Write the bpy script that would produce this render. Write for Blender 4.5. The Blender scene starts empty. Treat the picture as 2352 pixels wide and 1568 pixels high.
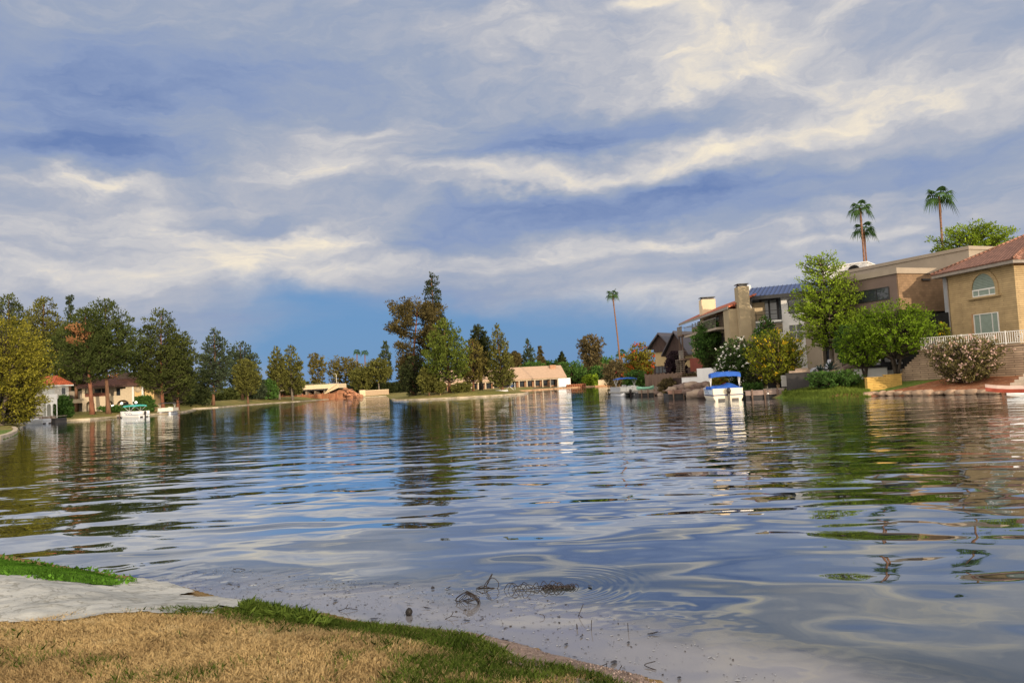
import bpy, bmesh, math, random
import numpy as np
from mathutils import Vector, Matrix

# ------------------------------------------------------------------ camera
scene = bpy.context.scene
COL = scene.collection
R = math.radians
EYE = Vector((0.0, 0.0, 2.05))
F, CX, CY = 1777.0, 1176.0, 784.0            # survey units: the photograph measured on a 2352 x 1568 grid
PITCH, ROLL = R(3.22), R(-3.0)
CAM_M = Matrix.Rotation(math.pi/2 + PITCH, 3, 'X') @ Matrix.Rotation(ROLL, 3, 'Z')
cam_data = bpy.data.cameras.new('camera')
cam_data.sensor_width = 36.0
cam_data.lens = 36.0 * F / 2352.0
cam_data.clip_start = 0.05
cam_data.clip_end = 6000.0
cam = bpy.data.objects.new('camera', cam_data)
COL.objects.link(cam)
cam.matrix_world = Matrix.Translation(EYE) @ CAM_M.to_4x4()
scene.camera = cam
scene.view_settings.view_transform = 'Standard'
scene.view_settings.look = 'None'
scene.view_settings.exposure = 0.0
scene.view_settings.gamma = 1.0
scene.view_settings.use_curve_mapping = False
scene.cycles.max_bounces = 6
scene.cycles.diffuse_bounces = 2
scene.cycles.glossy_bounces = 3
scene.cycles.transparent_max_bounces = 4

def ray(x, y):
    return CAM_M @ Vector(((x-CX)/F, -(y-CY)/F, -1.0))
def at(x, y, D):                              # survey reading + distance down the lake -> place
    v = ray(x, y)
    return EYE + v * (D / v.y)
def gp(x, y, z=0.0):                          # survey reading on the level z -> place
    v = ray(x, y)
    return EYE + v * ((z - EYE.z) / v.z)
def azel(x, y):
    v = ray(x, y).normalized()
    return math.atan2(v.x, v.y), math.asin(v.z)

# ------------------------------------------------------------------ light
SUN_AZ, SUN_EL = R(156), R(8.5)                # behind the viewer, to the right
sun_data = bpy.data.lights.new('sun', 'SUN')
sun_data.energy = 4.0
sun_data.angle = R(0.5)
sun_data.color = (1.0, 0.82, 0.60)
sun = bpy.data.objects.new('sun', sun_data)
COL.objects.link(sun)
to_sun = Vector((math.sin(SUN_AZ)*math.cos(SUN_EL), math.cos(SUN_AZ)*math.cos(SUN_EL), math.sin(SUN_EL)))
sun.rotation_euler = to_sun.to_track_quat('Z', 'Y').to_euler()
sun.location = (20, -20, 40)

# ------------------------------------------------------------------ node helper
class NT:
    def __init__(self, tree): self.t = tree; self.n = tree.nodes; self.l = tree.links
    def new(self, kind, **kw):
        n = self.n.new(kind)
        for k, v in kw.items(): setattr(n, k, v)
        return n
    def put(self, sock, v):
        if v is None: return
        if isinstance(v, bpy.types.NodeSocket): self.l.new(v, sock)
        else: sock.default_value = v
    def m(self, op, a, b=None, c=None, clamp=False):
        n = self.new('ShaderNodeMath', operation=op, use_clamp=clamp)
        self.put(n.inputs[0], a); self.put(n.inputs[1], b)
        if c is not None: self.put(n.inputs[2], c)
        return n.outputs[0]
    def vm(self, op, a, b=None, scale=None):
        n = self.new('ShaderNodeVectorMath', operation=op)
        self.put(n.inputs[0], a)
        if b is not None: self.put(n.inputs[1], b)
        if scale is not None: self.put(n.inputs['Scale'], scale)
        return n.outputs[1] if op in ('LENGTH', 'DOT_PRODUCT', 'DISTANCE') else n.outputs[0]
    def mix(self, f, a, b, blend='MIX'):
        n = self.new('ShaderNodeMix', data_type='RGBA', blend_type=blend)
        self.put(n.inputs[0], f); self.put(n.inputs[6], a); self.put(n.inputs[7], b)
        return n.outputs[2]
    def noise(self, vec, scale, detail=3.0, rough=0.5, dist=0.0, color=False):
        n = self.new('ShaderNodeTexNoise')
        self.put(n.inputs['Vector'], vec); self.put(n.inputs['Scale'], scale)
        self.put(n.inputs['Detail'], detail); self.put(n.inputs['Roughness'], rough); self.put(n.inputs['Distortion'], dist)
        return n.outputs['Color'] if color else n.outputs['Fac']
    def ramp(self, f, stops, interp='LINEAR'):
        n = self.new('ShaderNodeValToRGB')
        cr = n.color_ramp; cr.interpolation = interp
        while len(cr.elements) < len(stops): cr.elements.new(0.5)
        for e, (p, c) in zip(cr.elements, stops):
            e.position = p; e.color = (*c, 1.0) if len(c) == 3 else c
        self.put(n.inputs[0], f)
        return n.outputs[0]
    def sm(self, v, a, b, c=0.0, d=1.0):
        n = self.new('ShaderNodeMapRange', interpolation_type='SMOOTHSTEP')
        self.put(n.inputs[0], v); n.inputs[1].default_value = a; n.inputs[2].default_value = b
        n.inputs[3].default_value = c; n.inputs[4].default_value = d
        return n.outputs[0]
    def sep(self, v):
        n = self.new('ShaderNodeSeparateXYZ'); self.put(n.inputs[0], v); return n.outputs
    def comb(self, x, y, z):
        n = self.new('ShaderNodeCombineXYZ'); self.put(n.inputs[0], x); self.put(n.inputs[1], y); self.put(n.inputs[2], z); return n.outputs[0]

def srgb(r, g, b):
    f = lambda c: (c/255/12.92) if c/255 <= 0.04045 else ((c/255+0.055)/1.055)**2.4
    return (f(r), f(g), f(b))

# ------------------------------------------------------------------ sky: Nishita with a procedural cloud deck
world = bpy.data.worlds.new('World')
scene.world = world
world.use_nodes = True
W = NT(world.node_tree)
for n in list(W.n): W.n.remove(n)
SKY = 0.1                                     # background strength
sky = W.new('ShaderNodeTexSky', sky_type='NISHITA')
sky.sun_disc = False
sky.sun_elevation = SUN_EL
sky.sun_rotation = SUN_AZ
sky.air_density = 1.0; sky.dust_density = 0.6; sky.ozone_density = 2.5
tc = W.new('ShaderNodeTexCoord').outputs['Generated']
dx, dy, dz = W.sep(W.vm('NORMALIZE', tc))
az = W.m('ARCTAN2', dx, dy)
el = W.m('ARCSINE', dz)
zz = W.m('ADD', W.m('MAXIMUM', dz, 0.0), 0.22)
deck = W.comb(W.m('DIVIDE', dx, zz), W.m('DIVIDE', dy, zz), 0.0)      # the deck seen in perspective
deck = W.vm('MULTIPLY', deck, (1.25, 1.7, 1.0))
wobble = W.noise(W.comb(W.m('MULTIPLY', az, 2.2), W.m('MULTIPLY', el, 6.0), 0.0), 1.5, 3.0, 0.5, color=True)
wx, wy, _ = W.sep(wobble)
fine = W.noise(W.comb(W.m('MULTIPLY', az, 2.2), W.m('MULTIPLY', el, 4.5), 5.0), 6.0, 4.0, 0.6, color=True)
fx, fy, _ = W.sep(fine)
azw = W.m('ADD', az, W.m('ADD', W.m('MULTIPLY', W.m('SUBTRACT', wx, 0.5), 0.22), W.m('MULTIPLY', W.m('SUBTRACT', fx, 0.5), 0.07)))
elw = W.m('ADD', el, W.m('MULTIPLY', W.m('ADD', W.m('MULTIPLY', W.m('SUBTRACT', wy, 0.5), 0.11), W.m('MULTIPLY', W.m('SUBTRACT', fy, 0.5), 0.055)), W.sm(el, 0.0, 0.25, 0.25, 1.0)))
def blob(x, y, sx, sy, rot, amp):             # one soft bank of the deck: where it hangs, its size, its tilt
    a0, e0 = azel(x, y)
    t = R(rot - 3.0)
    u = W.m('SUBTRACT', azw, a0); v = W.m('SUBTRACT', elw, e0)
    c, s = math.cos(t), math.sin(t)
    p = W.m('MULTIPLY', W.m('ADD', W.m('MULTIPLY', u, c), W.m('MULTIPLY', v, -s*-1)), F/sx)
    q = W.m('MULTIPLY', W.m('SUBTRACT', W.m('MULTIPLY', v, c), W.m('MULTIPLY', u, s)), F/sy)
    r2 = W.m('ADD', W.m('MULTIPLY', p, p), W.m('MULTIPLY', q, q))
    return W.m('MULTIPLY', W.m('EXPONENT', W.m('MULTIPLY', r2, -1.0)), amp)
# brightness of the deck; rot > 0 lifts the right end
BANKS = [
 # dark blue-grey masses
 (150, 200, 460, 220, 0, -.17), (560, 250, 330, 120, -6, -.06), (250, 330, 420, 70, 0, -.12),
 (1180, 270, 360, 90, 5, -.20), (1560, 262, 440, 48, 6, -.22),
 (1150, 470, 420, 38, 8, -.30), (1650, 430, 420, 42, 9, -.34), (2100, 380, 330, 36, 10, -.16),
 (560, 520, 200, 24, 3, -.34), (980, 555, 230, 40, 3, -.14),
 (2250, 80, 200, 110, 6, -.10),
 # bright banks
 (190, 408, 130, 26, 5, .40), (250, 460, 330, 60, 0, .22), (330, 530, 420, 50, 4, .20),
 (740, 345, 220, 70, 6, .36), (830, 285, 90, 30, 10, .15), (1000, 400, 330, 36, 2, .24), (1420, 378, 330, 32, 9, .32), (1850, 300, 330, 34, 9, .24), (2200, 235, 320, 70, 9, .24),
 (740, 545, 180, 28, 10, .42), (420, 615, 560, 52, 4, .26), (820, 620, 350, 30, 3, .12),
 (1620, 110, 340, 130, 6, .40), (1180, 100, 150, 60, 8, .26), (2030, 165, 170, 50, 12, .34), (1480, 22, 130, 16, 4, .2), (1800, 210, 300, 50, 8, .1),
 (2080, 310, 260, 22, 9, .14), (1500, 560, 420, 16, 4, .22), (1900, 560, 260, 14, 4, .2), (1750, 500, 380, 26, 7, .1), (1900, 640, 420, 20, 3, .15), (1350, 620, 330, 40, 3, .06), (2060, 578, 70, 12, 4, .22),
]
B = None
for b in BANKS:
    g = blob(*b)
    B = g if B is None else W.m('ADD', B, g)
layer = W.comb(W.m('MULTIPLY', azw, 1.5), W.m('SUBTRACT', W.m('MULTIPLY', elw, 8.0), W.m('MULTIPLY', azw, 0.35)), 1.7)
fb = W.noise(layer, 2.3, 5.0, 0.58, 0.3)
fb2 = W.noise(W.vm('ADD', deck, (7.3, 2.1, 0.0)), 7.0, 4.0, 0.62)
tex = W.m('ADD', W.m('MULTIPLY', W.m('SUBTRACT', fb, 0.5), 0.80), W.m('MULTIPLY', W.m('SUBTRACT', fb2, 0.5), 0.12))
B = W.m('ADD', W.m('ADD', B, 0.39), tex)
curl = W.noise(W.comb(W.m('MULTIPLY', azw, 1.0), W.m('MULTIPLY', elw, 2.1), 3.3), 9.0, 7.0, 0.62, 0.6)      # crisp curdled edges in the bright banks
B = W.m('ADD', B, W.m('MULTIPLY', W.m('SUBTRACT', curl, 0.5), W.sm(B, 0.28, 0.62, 0.26, 0.85)))
# added fill light: sky behind and to both sides, outside the frame, is brightened
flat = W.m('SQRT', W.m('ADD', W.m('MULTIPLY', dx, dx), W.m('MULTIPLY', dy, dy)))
sky_fill = W.m('MULTIPLY', W.sm(W.m('DIVIDE', dy, W.m('ADD', flat, 0.001)), 0.66, 0.05), W.sm(el, -0.05, 0.05))
cloud = W.ramp(B, [(0.0, srgb(108, 132, 180)), (0.18, srgb(138, 156, 192)), (0.34, srgb(156, 168, 191)), (0.50, srgb(180, 184, 196)),
                   (0.68, srgb(208, 206, 207)), (0.86, srgb(240, 229, 211)), (1.0, srgb(255, 243, 212))])
cloud = W.vm('SCALE', cloud, scale=1.0/SKY)
# clear air: a band low over the far shore and a few rents higher up
clear = W.m('ADD', blob(1000, 800, 580, 108, 2, 1.15), blob(1480, 770, 330, 55, 2, .30))
clear = W.m('ADD', clear, blob(700, 690, 230, 45, 0, .5))
clear = W.m('ADD', clear, W.sm(el, 0.035, -0.02, 0.0, 0.9))
clear = W.m('ADD', clear, W.m('MULTIPLY', W.m('SUBTRACT', fb, 0.5), 0.9))
clear = W.sm(clear, 0.25, 0.95, 0.0, 1.0)
blue = W.mix(0.85, sky.outputs[0], tuple(c/SKY for c in srgb(100, 146, 199)) + (1,))
col = W.mix(clear, cloud, blue)
col = W.mix(sky_fill, col, tuple(c/SKY for c in (1.75, 1.58, 1.38)) + (1,))
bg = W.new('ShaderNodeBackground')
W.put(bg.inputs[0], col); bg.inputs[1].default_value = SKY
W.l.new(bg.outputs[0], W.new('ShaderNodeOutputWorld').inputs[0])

# ------------------------------------------------------------------ materials
MATS = {}
def mat(name, color, rough=0.8, var=0.15, scale=3.0, bump=0.0, bscale=20.0, metal=0.0, color2=None, spec=0.3, stretch=(1, 1, 1), dirt=0.0):
    """weathered procedural surface: two tones broken up by noise, optional bump"""
    if name in MATS: return MATS[name]
    mt = bpy.data.materials.new(name); mt.use_nodes = True
    T = NT(mt.node_tree); bs = T.n['Principled BSDF']
    co = T.new('ShaderNodeTexCoord').outputs['Object']
    co = T.vm('MULTIPLY', co, stretch)
    f = T.noise(co, scale, 5.0, 0.6)
    f = T.sm(f, 0.3, 0.7)
    a = tuple(max(0, c*(1-var)) for c in color) + (1,)
    b = tuple(min(1, c*(1+var)) for c in (color2 or color)) + (1,)
    c = T.mix(f, a, b)
    if dirt:
        d = T.sm(T.noise(T.vm('MULTIPLY', co, (1, 1, 0.18)), scale*2.2, 4.0, 0.65), 0.52, 0.78, 0.0, dirt)
        c = T.mix(d, c, tuple(x*0.45 for x in color) + (1,))
    T.put(bs.inputs['Base Color'], c)
    bs.inputs['Roughness'].default_value = rough
    bs.inputs['Metallic'].default_value = metal
    bs.inputs['Specular IOR Level'].default_value = spec
    if bump:
        bn = T.new('ShaderNodeBump'); bn.inputs['Strength'].default_value = 1.0; bn.inputs['Distance'].default_value = bump
        T.put(bn.inputs['Height'], T.noise(co, bscale, 4.0, 0.6))
        T.l.new(bn.outputs[0], bs.inputs['Normal'])
    MATS[name] = mt
    return mt

def mat_rows(name, color, mortar, row, length, rough=0.85, var=0.3, gap=0.08, bump=0.012, axis='wall'):
    """courses of brick, block, tile or plank; object space, x along the wall, z up (axis 'wall'), or x along / y down the slope ('roof')"""
    if name in MATS: return MATS[name]
    mt = bpy.data.materials.new(name); mt.use_nodes = True
    T = NT(mt.node_tree); bs = T.n['Principled BSDF']
    x, y, z = T.sep(T.new('ShaderNodeTexCoord').outputs['Object'])
    co = T.comb(T.m('ADD', x, y), z, 0.0) if axis == 'wall' else T.comb(x, T.m('ADD', y, z), 0.0)
    bt = T.new('ShaderNodeTexBrick')
    T.put(bt.inputs['Vector'], co)
    bt.inputs['Scale'].default_value = 1.0
    bt.inputs['Brick Width'].default_value = length; bt.inputs['Row Height'].default_value = row
    bt.inputs['Mortar Size'].default_value = row*gap; bt.inputs['Mortar Smooth'].default_value = 0.3; bt.inputs['Bias'].default_value = 0.0
    bt.inputs['Color1'].default_value = tuple(c*(1-var) for c in color)+(1,)
    bt.inputs['Color2'].default_value = tuple(min(1, c*(1+var)) for c in color)+(1,)
    bt.inputs['Mortar'].default_value = tuple(mortar)+(1,)
    n = T.sm(T.noise(co, 1.3, 5.0, 0.6), 0.3, 0.75, 0.82, 1.12)
    T.put(bs.inputs['Base Color'], T.vm('SCALE', bt.outputs['Color'], scale=n))
    bs.inputs['Roughness'].default_value = rough; bs.inputs['Specular IOR Level'].default_value = 0.25
    bn = T.new('ShaderNodeBump'); bn.inputs['Distance'].default_value = bump
    T.put(bn.inputs['Height'], T.m('SUBTRACT', 1.0, bt.outputs['Fac'])); T.l.new(bn.outputs[0], bs.inputs['Normal'])
    MATS[name] = mt
    return mt

def mat_leaf(name, dark, light, extra=None, trans=0.3):
    """foliage: every leaf carries its own tint, clumps differ by noise"""
    if name in MATS: return MATS[name]
    mt = bpy.data.materials.new(name); mt.use_nodes = True
    T = NT(mt.node_tree); T.n.remove(T.n['Principled BSDF'])
    at_ = T.new('ShaderNodeAttribute'); at_.attribute_name = 'tint'
    stops = [(0.0, dark), (0.62, light)] + ([(0.93, light), (0.95, extra), (1.0, extra)] if extra else [(1.0, tuple(min(1, c*1.5) for c in light))])
    c = T.ramp(at_.outputs['Fac'], stops)
    df = T.new('ShaderNodeBsdfDiffuse'); T.put(df.inputs['Color'], c)
    tr = T.new('ShaderNodeBsdfTranslucent'); T.put(tr.inputs['Color'], c)
    mx = T.new('ShaderNodeMixShader'); mx.inputs[0].default_value = trans
    T.l.new(df.outputs[0], mx.inputs[1]); T.l.new(tr.outputs[0], mx.inputs[2])
    T.l.new(mx.outputs[0], T.n['Material Output'].inputs[0])
    MATS[name] = mt
    return mt

def mat_glass(name='window_glass', color=(0.02, 0.025, 0.03), rough=0.04):
    if name in MATS: return MATS[name]
    mt = bpy.data.materials.new(name); mt.use_nodes = True
    T = NT(mt.node_tree); bs = T.n['Principled BSDF']
    co = T.new('ShaderNodeTexCoord').outputs['Object']
    T.put(bs.inputs['Base Color'], T.mix(T.noise(co, 1.2, 3.0), tuple(c*0.6 for c in color)+(1,), tuple(min(1, c*1.5) for c in color)+(1,)))
    bs.inputs['Roughness'].default_value = rough
    bs.inputs['Specular IOR Level'].default_value = 0.6
    MATS[name] = mt
    return mt

def mat_lamp(name, color, strength):
    if name in MATS: return MATS[name]
    mt = bpy.data.materials.new(name); mt.use_nodes = True
    T = NT(mt.node_tree); bs = T.n['Principled BSDF']
    bs.inputs['Base Color'].default_value = (*color, 1)
    bs.inputs['Emission Color'].default_value = (*color, 1); bs.inputs['Emission Strength'].default_value = strength
    MATS[name] = mt
    return mt

# ------------------------------------------------------------------ objects
def tag(o, label=None, cat=None, group=None, kind=None):
    if label: o['label'] = label
    if cat: o['category'] = cat
    if group: o['group'] = group
    if kind: o['kind'] = kind
    return o
def thing(name, label, cat, loc=(0, 0, 0), rz=0.0, group=None):
    o = bpy.data.objects.new(name, None)
    o.empty_display_size = 0.3
    COL.objects.link(o); o.location = loc; o.rotation_euler = (0, 0, rz)
    return tag(o, label, cat, group)
def copy_tree(o, parent=None):
    c = o.copy(); COL.objects.link(c)
    if parent is not None: c.parent = parent
    for ch in list(o.children): copy_tree(ch, c)
    return c

class MB:
    def __init__(self): self.v = []; self.f = []; self.s = []
    def add(self, vs, fs, smooth=False):
        o = len(self.v); self.v += [tuple(p) for p in vs]
        for f in fs: self.f.append(tuple(i+o for i in f)); self.s.append(smooth)
        return self
    def box(self, x0, x1, y0, y1, z0, z1, rz=0.0, c=None):
        vs = [(x, y, z) for z in (z0, z1) for x, y in ((x0, y0), (x1, y0), (x1, y1), (x0, y1))]
        if rz:
            cx, cy = c if c else ((x0+x1)/2, (y0+y1)/2)
            vs = [(cx+(x-cx)*math.cos(rz)-(y-cy)*math.sin(rz), cy+(x-cx)*math.sin(rz)+(y-cy)*math.cos(rz), z) for x, y, z in vs]
        return self.add(vs, [(0, 3, 2, 1), (4, 5, 6, 7), (0, 1, 5, 4), (1, 2, 6, 5), (2, 3, 7, 6), (3, 0, 4, 7)])
    def prism(self, pts, axis, a, b):
        """polygon (2-D) pushed from a to b along an axis; 'y': pts are (x,z); 'x': (y,z); 'z': (x,y)"""
        def P(p, t): return (p[0], t, p[1]) if axis == 'y' else ((t, p[0], p[1]) if axis == 'x' else (p[0], p[1], t))
        n = len(pts)
        vs = [P(p, a) for p in pts] + [P(p, b) for p in pts]
        fs = [tuple(range(n-1, -1, -1)), tuple(range(n, 2*n))] + [(i, (i+1) % n, n+(i+1) % n, n+i) for i in range(n)]
        return self.add(vs, fs)
    def tube(self, pts, rad, n=6, caps=True):
        pts = [Vector(p) for p in pts]
        if not hasattr(rad, '__len__'): rad = [rad]*len(pts)
        vs, fs = [], []
        for i, p in enumerate(pts):
            d = (pts[min(i+1, len(pts)-1)] - pts[max(i-1, 0)])
            if d.length < 1e-9: d = Vector((0, 0, 1))
            d.normalize()
            a = d.cross(Vector((0, 0, 1)) if abs(d.z) < 0.9 else Vector((1, 0, 0))).normalized(); b = d.cross(a)
            for k in range(n):
                t = 2*math.pi*k/n
                vs.append(p + (a*math.cos(t) + b*math.sin(t))*rad[i])
        for i in range(len(pts)-1):
            for k in range(n):
                fs.append((i*n+k, i*n+(k+1) % n, (i+1)*n+(k+1) % n, (i+1)*n+k))
        if caps:
            fs.append(tuple(range(n))); fs.append(tuple(range((len(pts)-1)*n+n-1, (len(pts)-1)*n-1, -1)))
        return self.add(vs, fs, True)
    def ball(self, c, r, n=10, m=6, jit=0.0, rng=None):
        rx, ry, rz = r if hasattr(r, '__len__') else (r, r, r)
        vs = [(c[0], c[1], c[2]+rz)]; fs = []
        for i in range(1, m):
            ph = math.pi*i/m
            for k in range(n):
                t = 2*math.pi*k/n; j = 1 + (rng.uniform(-jit, jit) if rng else 0)
                vs.append((c[0]+rx*j*math.sin(ph)*math.cos(t), c[1]+ry*j*math.sin(ph)*math.sin(t), c[2]+rz*j*math.cos(ph)))
        vs.append((c[0], c[1], c[2]-rz)); e = len(vs)-1
        for k in range(n): fs.append((0, 1+k, 1+(k+1) % n)); fs.append((e, 1+(m-2)*n+(k+1) % n, 1+(m-2)*n+k))
        for i in range(m-2):
            for k in range(n): fs.append((1+i*n+k, 1+(i+1)*n+k, 1+(i+1)*n+(k+1) % n, 1+i*n+(k+1) % n))
        return self.add(vs, fs, True)
    def build(self, name, material, parent=None, bevel=0.0):
        me = bpy.data.meshes.new(name)
        me.from_pydata(self.v, [], self.f)
        me.polygons.foreach_set('use_smooth', self.s)
        me.materials.append(material)
        bm = bmesh.new(); bm.from_mesh(me)
        bmesh.ops.recalc_face_normals(bm, faces=bm.faces)
        if bevel:
            bmesh.ops.bevel(bm, geom=[e for e in bm.edges if e.is_manifold and e.calc_face_angle(0) > 0.6], offset=bevel, segments=1, affect='EDGES')
        bm.to_mesh(me); bm.free()
        o = bpy.data.objects.new(name, me); COL.objects.link(o)
        if parent is not None: o.parent = parent
        return o

def np_mesh(name, V, Fc, material, parent=None, tint=None, smooth=False):
    """V (n,3) array, Fc (m,k) array of equal faces, tint one value per face"""
    me = bpy.data.meshes.new(name)
    n, (m_, k) = len(V), Fc.shape
    me.vertices.add(n); me.vertices.foreach_set('co', np.ascontiguousarray(V, dtype=np.float32).ravel())
    me.loops.add(m_*k); me.loops.foreach_set('vertex_index', np.ascontiguousarray(Fc, dtype=np.int32).ravel())
    me.polygons.add(m_); me.polygons.foreach_set('loop_start', np.arange(0, m_*k, k, dtype=np.int32))
    if smooth: me.polygons.foreach_set('use_smooth', np.ones(m_, dtype=bool))
    me.update(calc_edges=True)
    if tint is not None:
        a = me.attributes.new('tint', 'FLOAT', 'FACE'); a.data.foreach_set('value', np.ascontiguousarray(tint, dtype=np.float32))
    me.materials.append(material)
    o = bpy.data.objects.new(name, me); COL.objects.link(o)
    if parent is not None: o.parent = parent
    return o
# ------------------------------------------------------------------ the shore line (water level 0), read clockwise round the lake
def XY(*pts): return [tuple(gp(x, y).xy) for x, y in pts]
S_FAR_LEFT = XY((70, 974), (133, 968), (206, 963.7), (280, 957.8), (340, 953.5), (395, 949.6), (430, 945.5), (450, 941))
S_BRIDGE = XY((440, 939.5), (500, 936), (570, 930), (640, 925), (700, 921), (740, 918), (800, 914), (860, 910.8), (888, 909.3))
S_ISLAND = XY((900, 917.5), (906, 920.2), (960, 918.5), (1050, 914.5), (1130, 909.8), (1205, 905), (1213, 903), (1205, 900.5))
S_LODGE = XY((1195, 898.6), (1250, 895), (1310, 891), (1372, 887.2), (1395, 885.6), (1430, 884.2))
S_RIGHT_FAR = [(22.5, 170), (19.5, 130), (17.8, 110), tuple(gp(1500, 906).xy), tuple(gp(1560, 909).xy), tuple(gp(1640, 911).xy), tuple(gp(1740, 913).xy), tuple(gp(1800, 913.5).xy)]
S_RIGHT = XY((1840, 914), (1900, 915), (1988, 911.5), (2000, 909), (2100, 908), (2200, 906.5), (2300, 905), (2352, 904))
S_OUT_RIGHT = [(34, 30), (40, 10), (46, -14), (20, -16), (6.0, -2.0), (3.2, 2.6)]
S_NEAR = XY((1560, 1600), (1540, 1568), (1420, 1540), (1330, 1520), (1200, 1482), (1130, 1464), (1000, 1450), (900, 1441), (800, 1420), (700, 1401), (620, 1392), (560, 1386), (500, 1372), (430, 1352), (360, 1338), (335, 1330), (250, 1318), (150, 1302), (60, 1284), (0, 1274), (-120, 1262))
S_OUT_LEFT = [(-14, 14.5), (-30, 22), (-46, 40), (-44, 52)]
S_SPIT = XY((-60, 1018), (0, 1010), (24, 1003), (37, 996), (40, 990), (34, 985))
S_COVE = XY((38, 979), (58, 975.5))
SHORE = S_FAR_LEFT + S_BRIDGE + S_ISLAND + S_LODGE + S_RIGHT_FAR + S_RIGHT + S_OUT_RIGHT + S_NEAR + S_OUT_LEFT + S_SPIT + S_COVE

def seg_dist(X, Y, poly, closed=True):
    d = np.full(X.shape, 1e9)
    n = len(poly)
    for i in range(n if closed else n-1):
        (ax, ay), (bx, by) = poly[i], poly[(i+1) % n]
        vx, vy = bx-ax, by-ay; L = vx*vx+vy*vy+1e-12
        t = np.clip(((X-ax)*vx+(Y-ay)*vy)/L, 0, 1)
        d = np.minimum(d, np.hypot(X-ax-t*vx, Y-ay-t*vy))
    return d
def inside(X, Y, poly):
    c = np.zeros(X.shape, dtype=bool); n = len(poly)
    for i in range(n):
        (ax, ay), (bx, by) = poly[i], poly[(i+1) % n]
        if ay == by: continue
        c ^= ((ay > Y) != (by > Y)) & (X < (bx-ax)*(Y-ay)/(by-ay)+ax)
    return c
def sstep(v, a, b):
    t = np.clip((v-a)/(b-a), 0, 1); return t*t*(3-2*t)
def vnoise(X, Y, s, seed=0):
    """smooth value noise"""
    rs = np.random.RandomState(seed); G = rs.rand(64, 64)
    x, y = X/s, Y/s; xi, yi = np.floor(x).astype(int), np.floor(y).astype(int); fx, fy = x-xi, y-yi
    fx, fy = fx*fx*(3-2*fx), fy*fy*(3-2*fy)
    g = lambda a, b: G[a % 64, b % 64]
    return (g(xi, yi)*(1-fx)+g(xi+1, yi)*fx)*(1-fy)+(g(xi, yi+1)*(1-fx)+g(xi+1, yi+1)*fx)*fy
MID_BANK = S_BRIDGE[1:6]
def ground_z(X, Y):
    X = np.asarray(X, dtype=float); Y = np.asarray(Y, dtype=float)
    d = seg_dist(X, Y, SHORE); land = ~inside(X, Y, SHORE)
    near = Y < 20
    isl = np.exp(-(seg_dist(X, Y, S_ISLAND, False)/14.0)**2)
    bank = 0.30*sstep(d, 0.0, 0.5) + 0.9*sstep(d, 0.8, 18.0) + 0.75*isl*sstep(d, 0.5, 7.0)
    mid = np.exp(-(seg_dist(X, Y, MID_BANK, False)/26.0)**2)*(Y > 205)
    bank = bank + 1.3*mid*sstep(d, 1.5, 18.0)
    right = sstep(X, 15, 20)*(Y < 140)
    bank = bank*(1-right) + right*(0.30*sstep(d, 0.0, 0.5) + 0.65*sstep(d, 0.6, 5.0) + 0.85*sstep(d, 6.0, 12.0))
    nb = 0.02 + 0.10*sstep(d, 0.0, 0.35) + 0.20*sstep(d, 0.25, 1.6) + 0.03*(vnoise(X, Y, 0.7, 3)-0.5)*sstep(d, 0.1, 0.6) + 0.02*(vnoise(X, Y, 0.22, 4)-0.5)*sstep(d, 0.1, 0.6)
    far = bank + 0.18*(vnoise(X, Y, 3.5, 1)-0.5)*sstep(d, 1, 4)
    w = np.where(near, nb, far)
    return np.where(land, w, -0.05 - 0.25*np.minimum(d, 3.0))
def gz(x, y): return float(ground_z(np.array([x]), np.array([y]))[0])

def steps(*segs):
    out = []
    for a, b, s in segs: out += list(np.arange(a, b, s))
    return np.array(out)
gx = steps((-420, -160, 10), (-160, -60, 2.0), (-60, -14, 1.0), (-14, -8, 0.3), (-8, 4, 0.08), (4, 8, 0.3), (8, 45, 0.9), (45, 120, 2.0), (120, 440, 10))
gy = steps((-60, -2, 3.0), (-2, 3.5, 0.3), (3.5, 12.5, 0.07), (12.5, 24, 0.5), (24, 140, 0.9), (140, 330, 1.6), (330, 700, 10))
GX, GY = np.meshgrid(gx, gy)
GZ = ground_z(GX.ravel(), GY.ravel()).reshape(GX.shape)
nyg, nxg = GX.shape
idx = np.arange(nyg*nxg).reshape(nyg, nxg)
quads = np.stack([idx[:-1, :-1], idx[:-1, 1:], idx[1:, 1:], idx[1:, :-1]], -1).reshape(-1, 4)
GV = np.stack([GX.ravel(), GY.ravel(), GZ.ravel()], -1)
fc = GV[quads].mean(1)
keep = GV[quads][:, :, 2].max(1) > -0.5

def mat_ground(name, a, b, c, s1, s2, bump=0.03, bs=14.0, fine=30.0):
    mt = bpy.data.materials.new(name); mt.use_nodes = True
    T = NT(mt.node_tree); p = T.n['Principled BSDF']
    co = T.new('ShaderNodeTexCoord').outputs['Object']
    k = T.mix(T.sm(T.noise(co, s1, 4.0, 0.6), 0.38, 0.62), (*a, 1), (*b, 1))
    k = T.mix(T.sm(T.noise(co, s2, 5.0, 0.65), 0.48, 0.68), k, (*c, 1))
    k = T.vm('SCALE', k, scale=T.sm(T.noise(co, fine, 3.0, 0.7), 0.25, 0.75, 0.65, 1.3))
    T.put(p.inputs['Base Color'], k); p.inputs['Roughness'].default_value = 0.95; p.inputs['Specular IOR Level'].default_value = 0.1
    bn = T.new('ShaderNodeBump'); bn.inputs['Distance'].default_value = bump; T.put(bn.inputs['Height'], T.noise(co, bs, 5.0, 0.7)); T.l.new(bn.outputs[0], p.inputs['Normal'])
    MATS[name] = mt
    return mt
M_LAWN = mat_ground('dry_lawn_soil', (0.30, 0.19, 0.075), (0.22, 0.15, 0.06), (0.15, 0.10, 0.05), 1.2, 3.0, 0.02, 40.0, 60.0)
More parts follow.
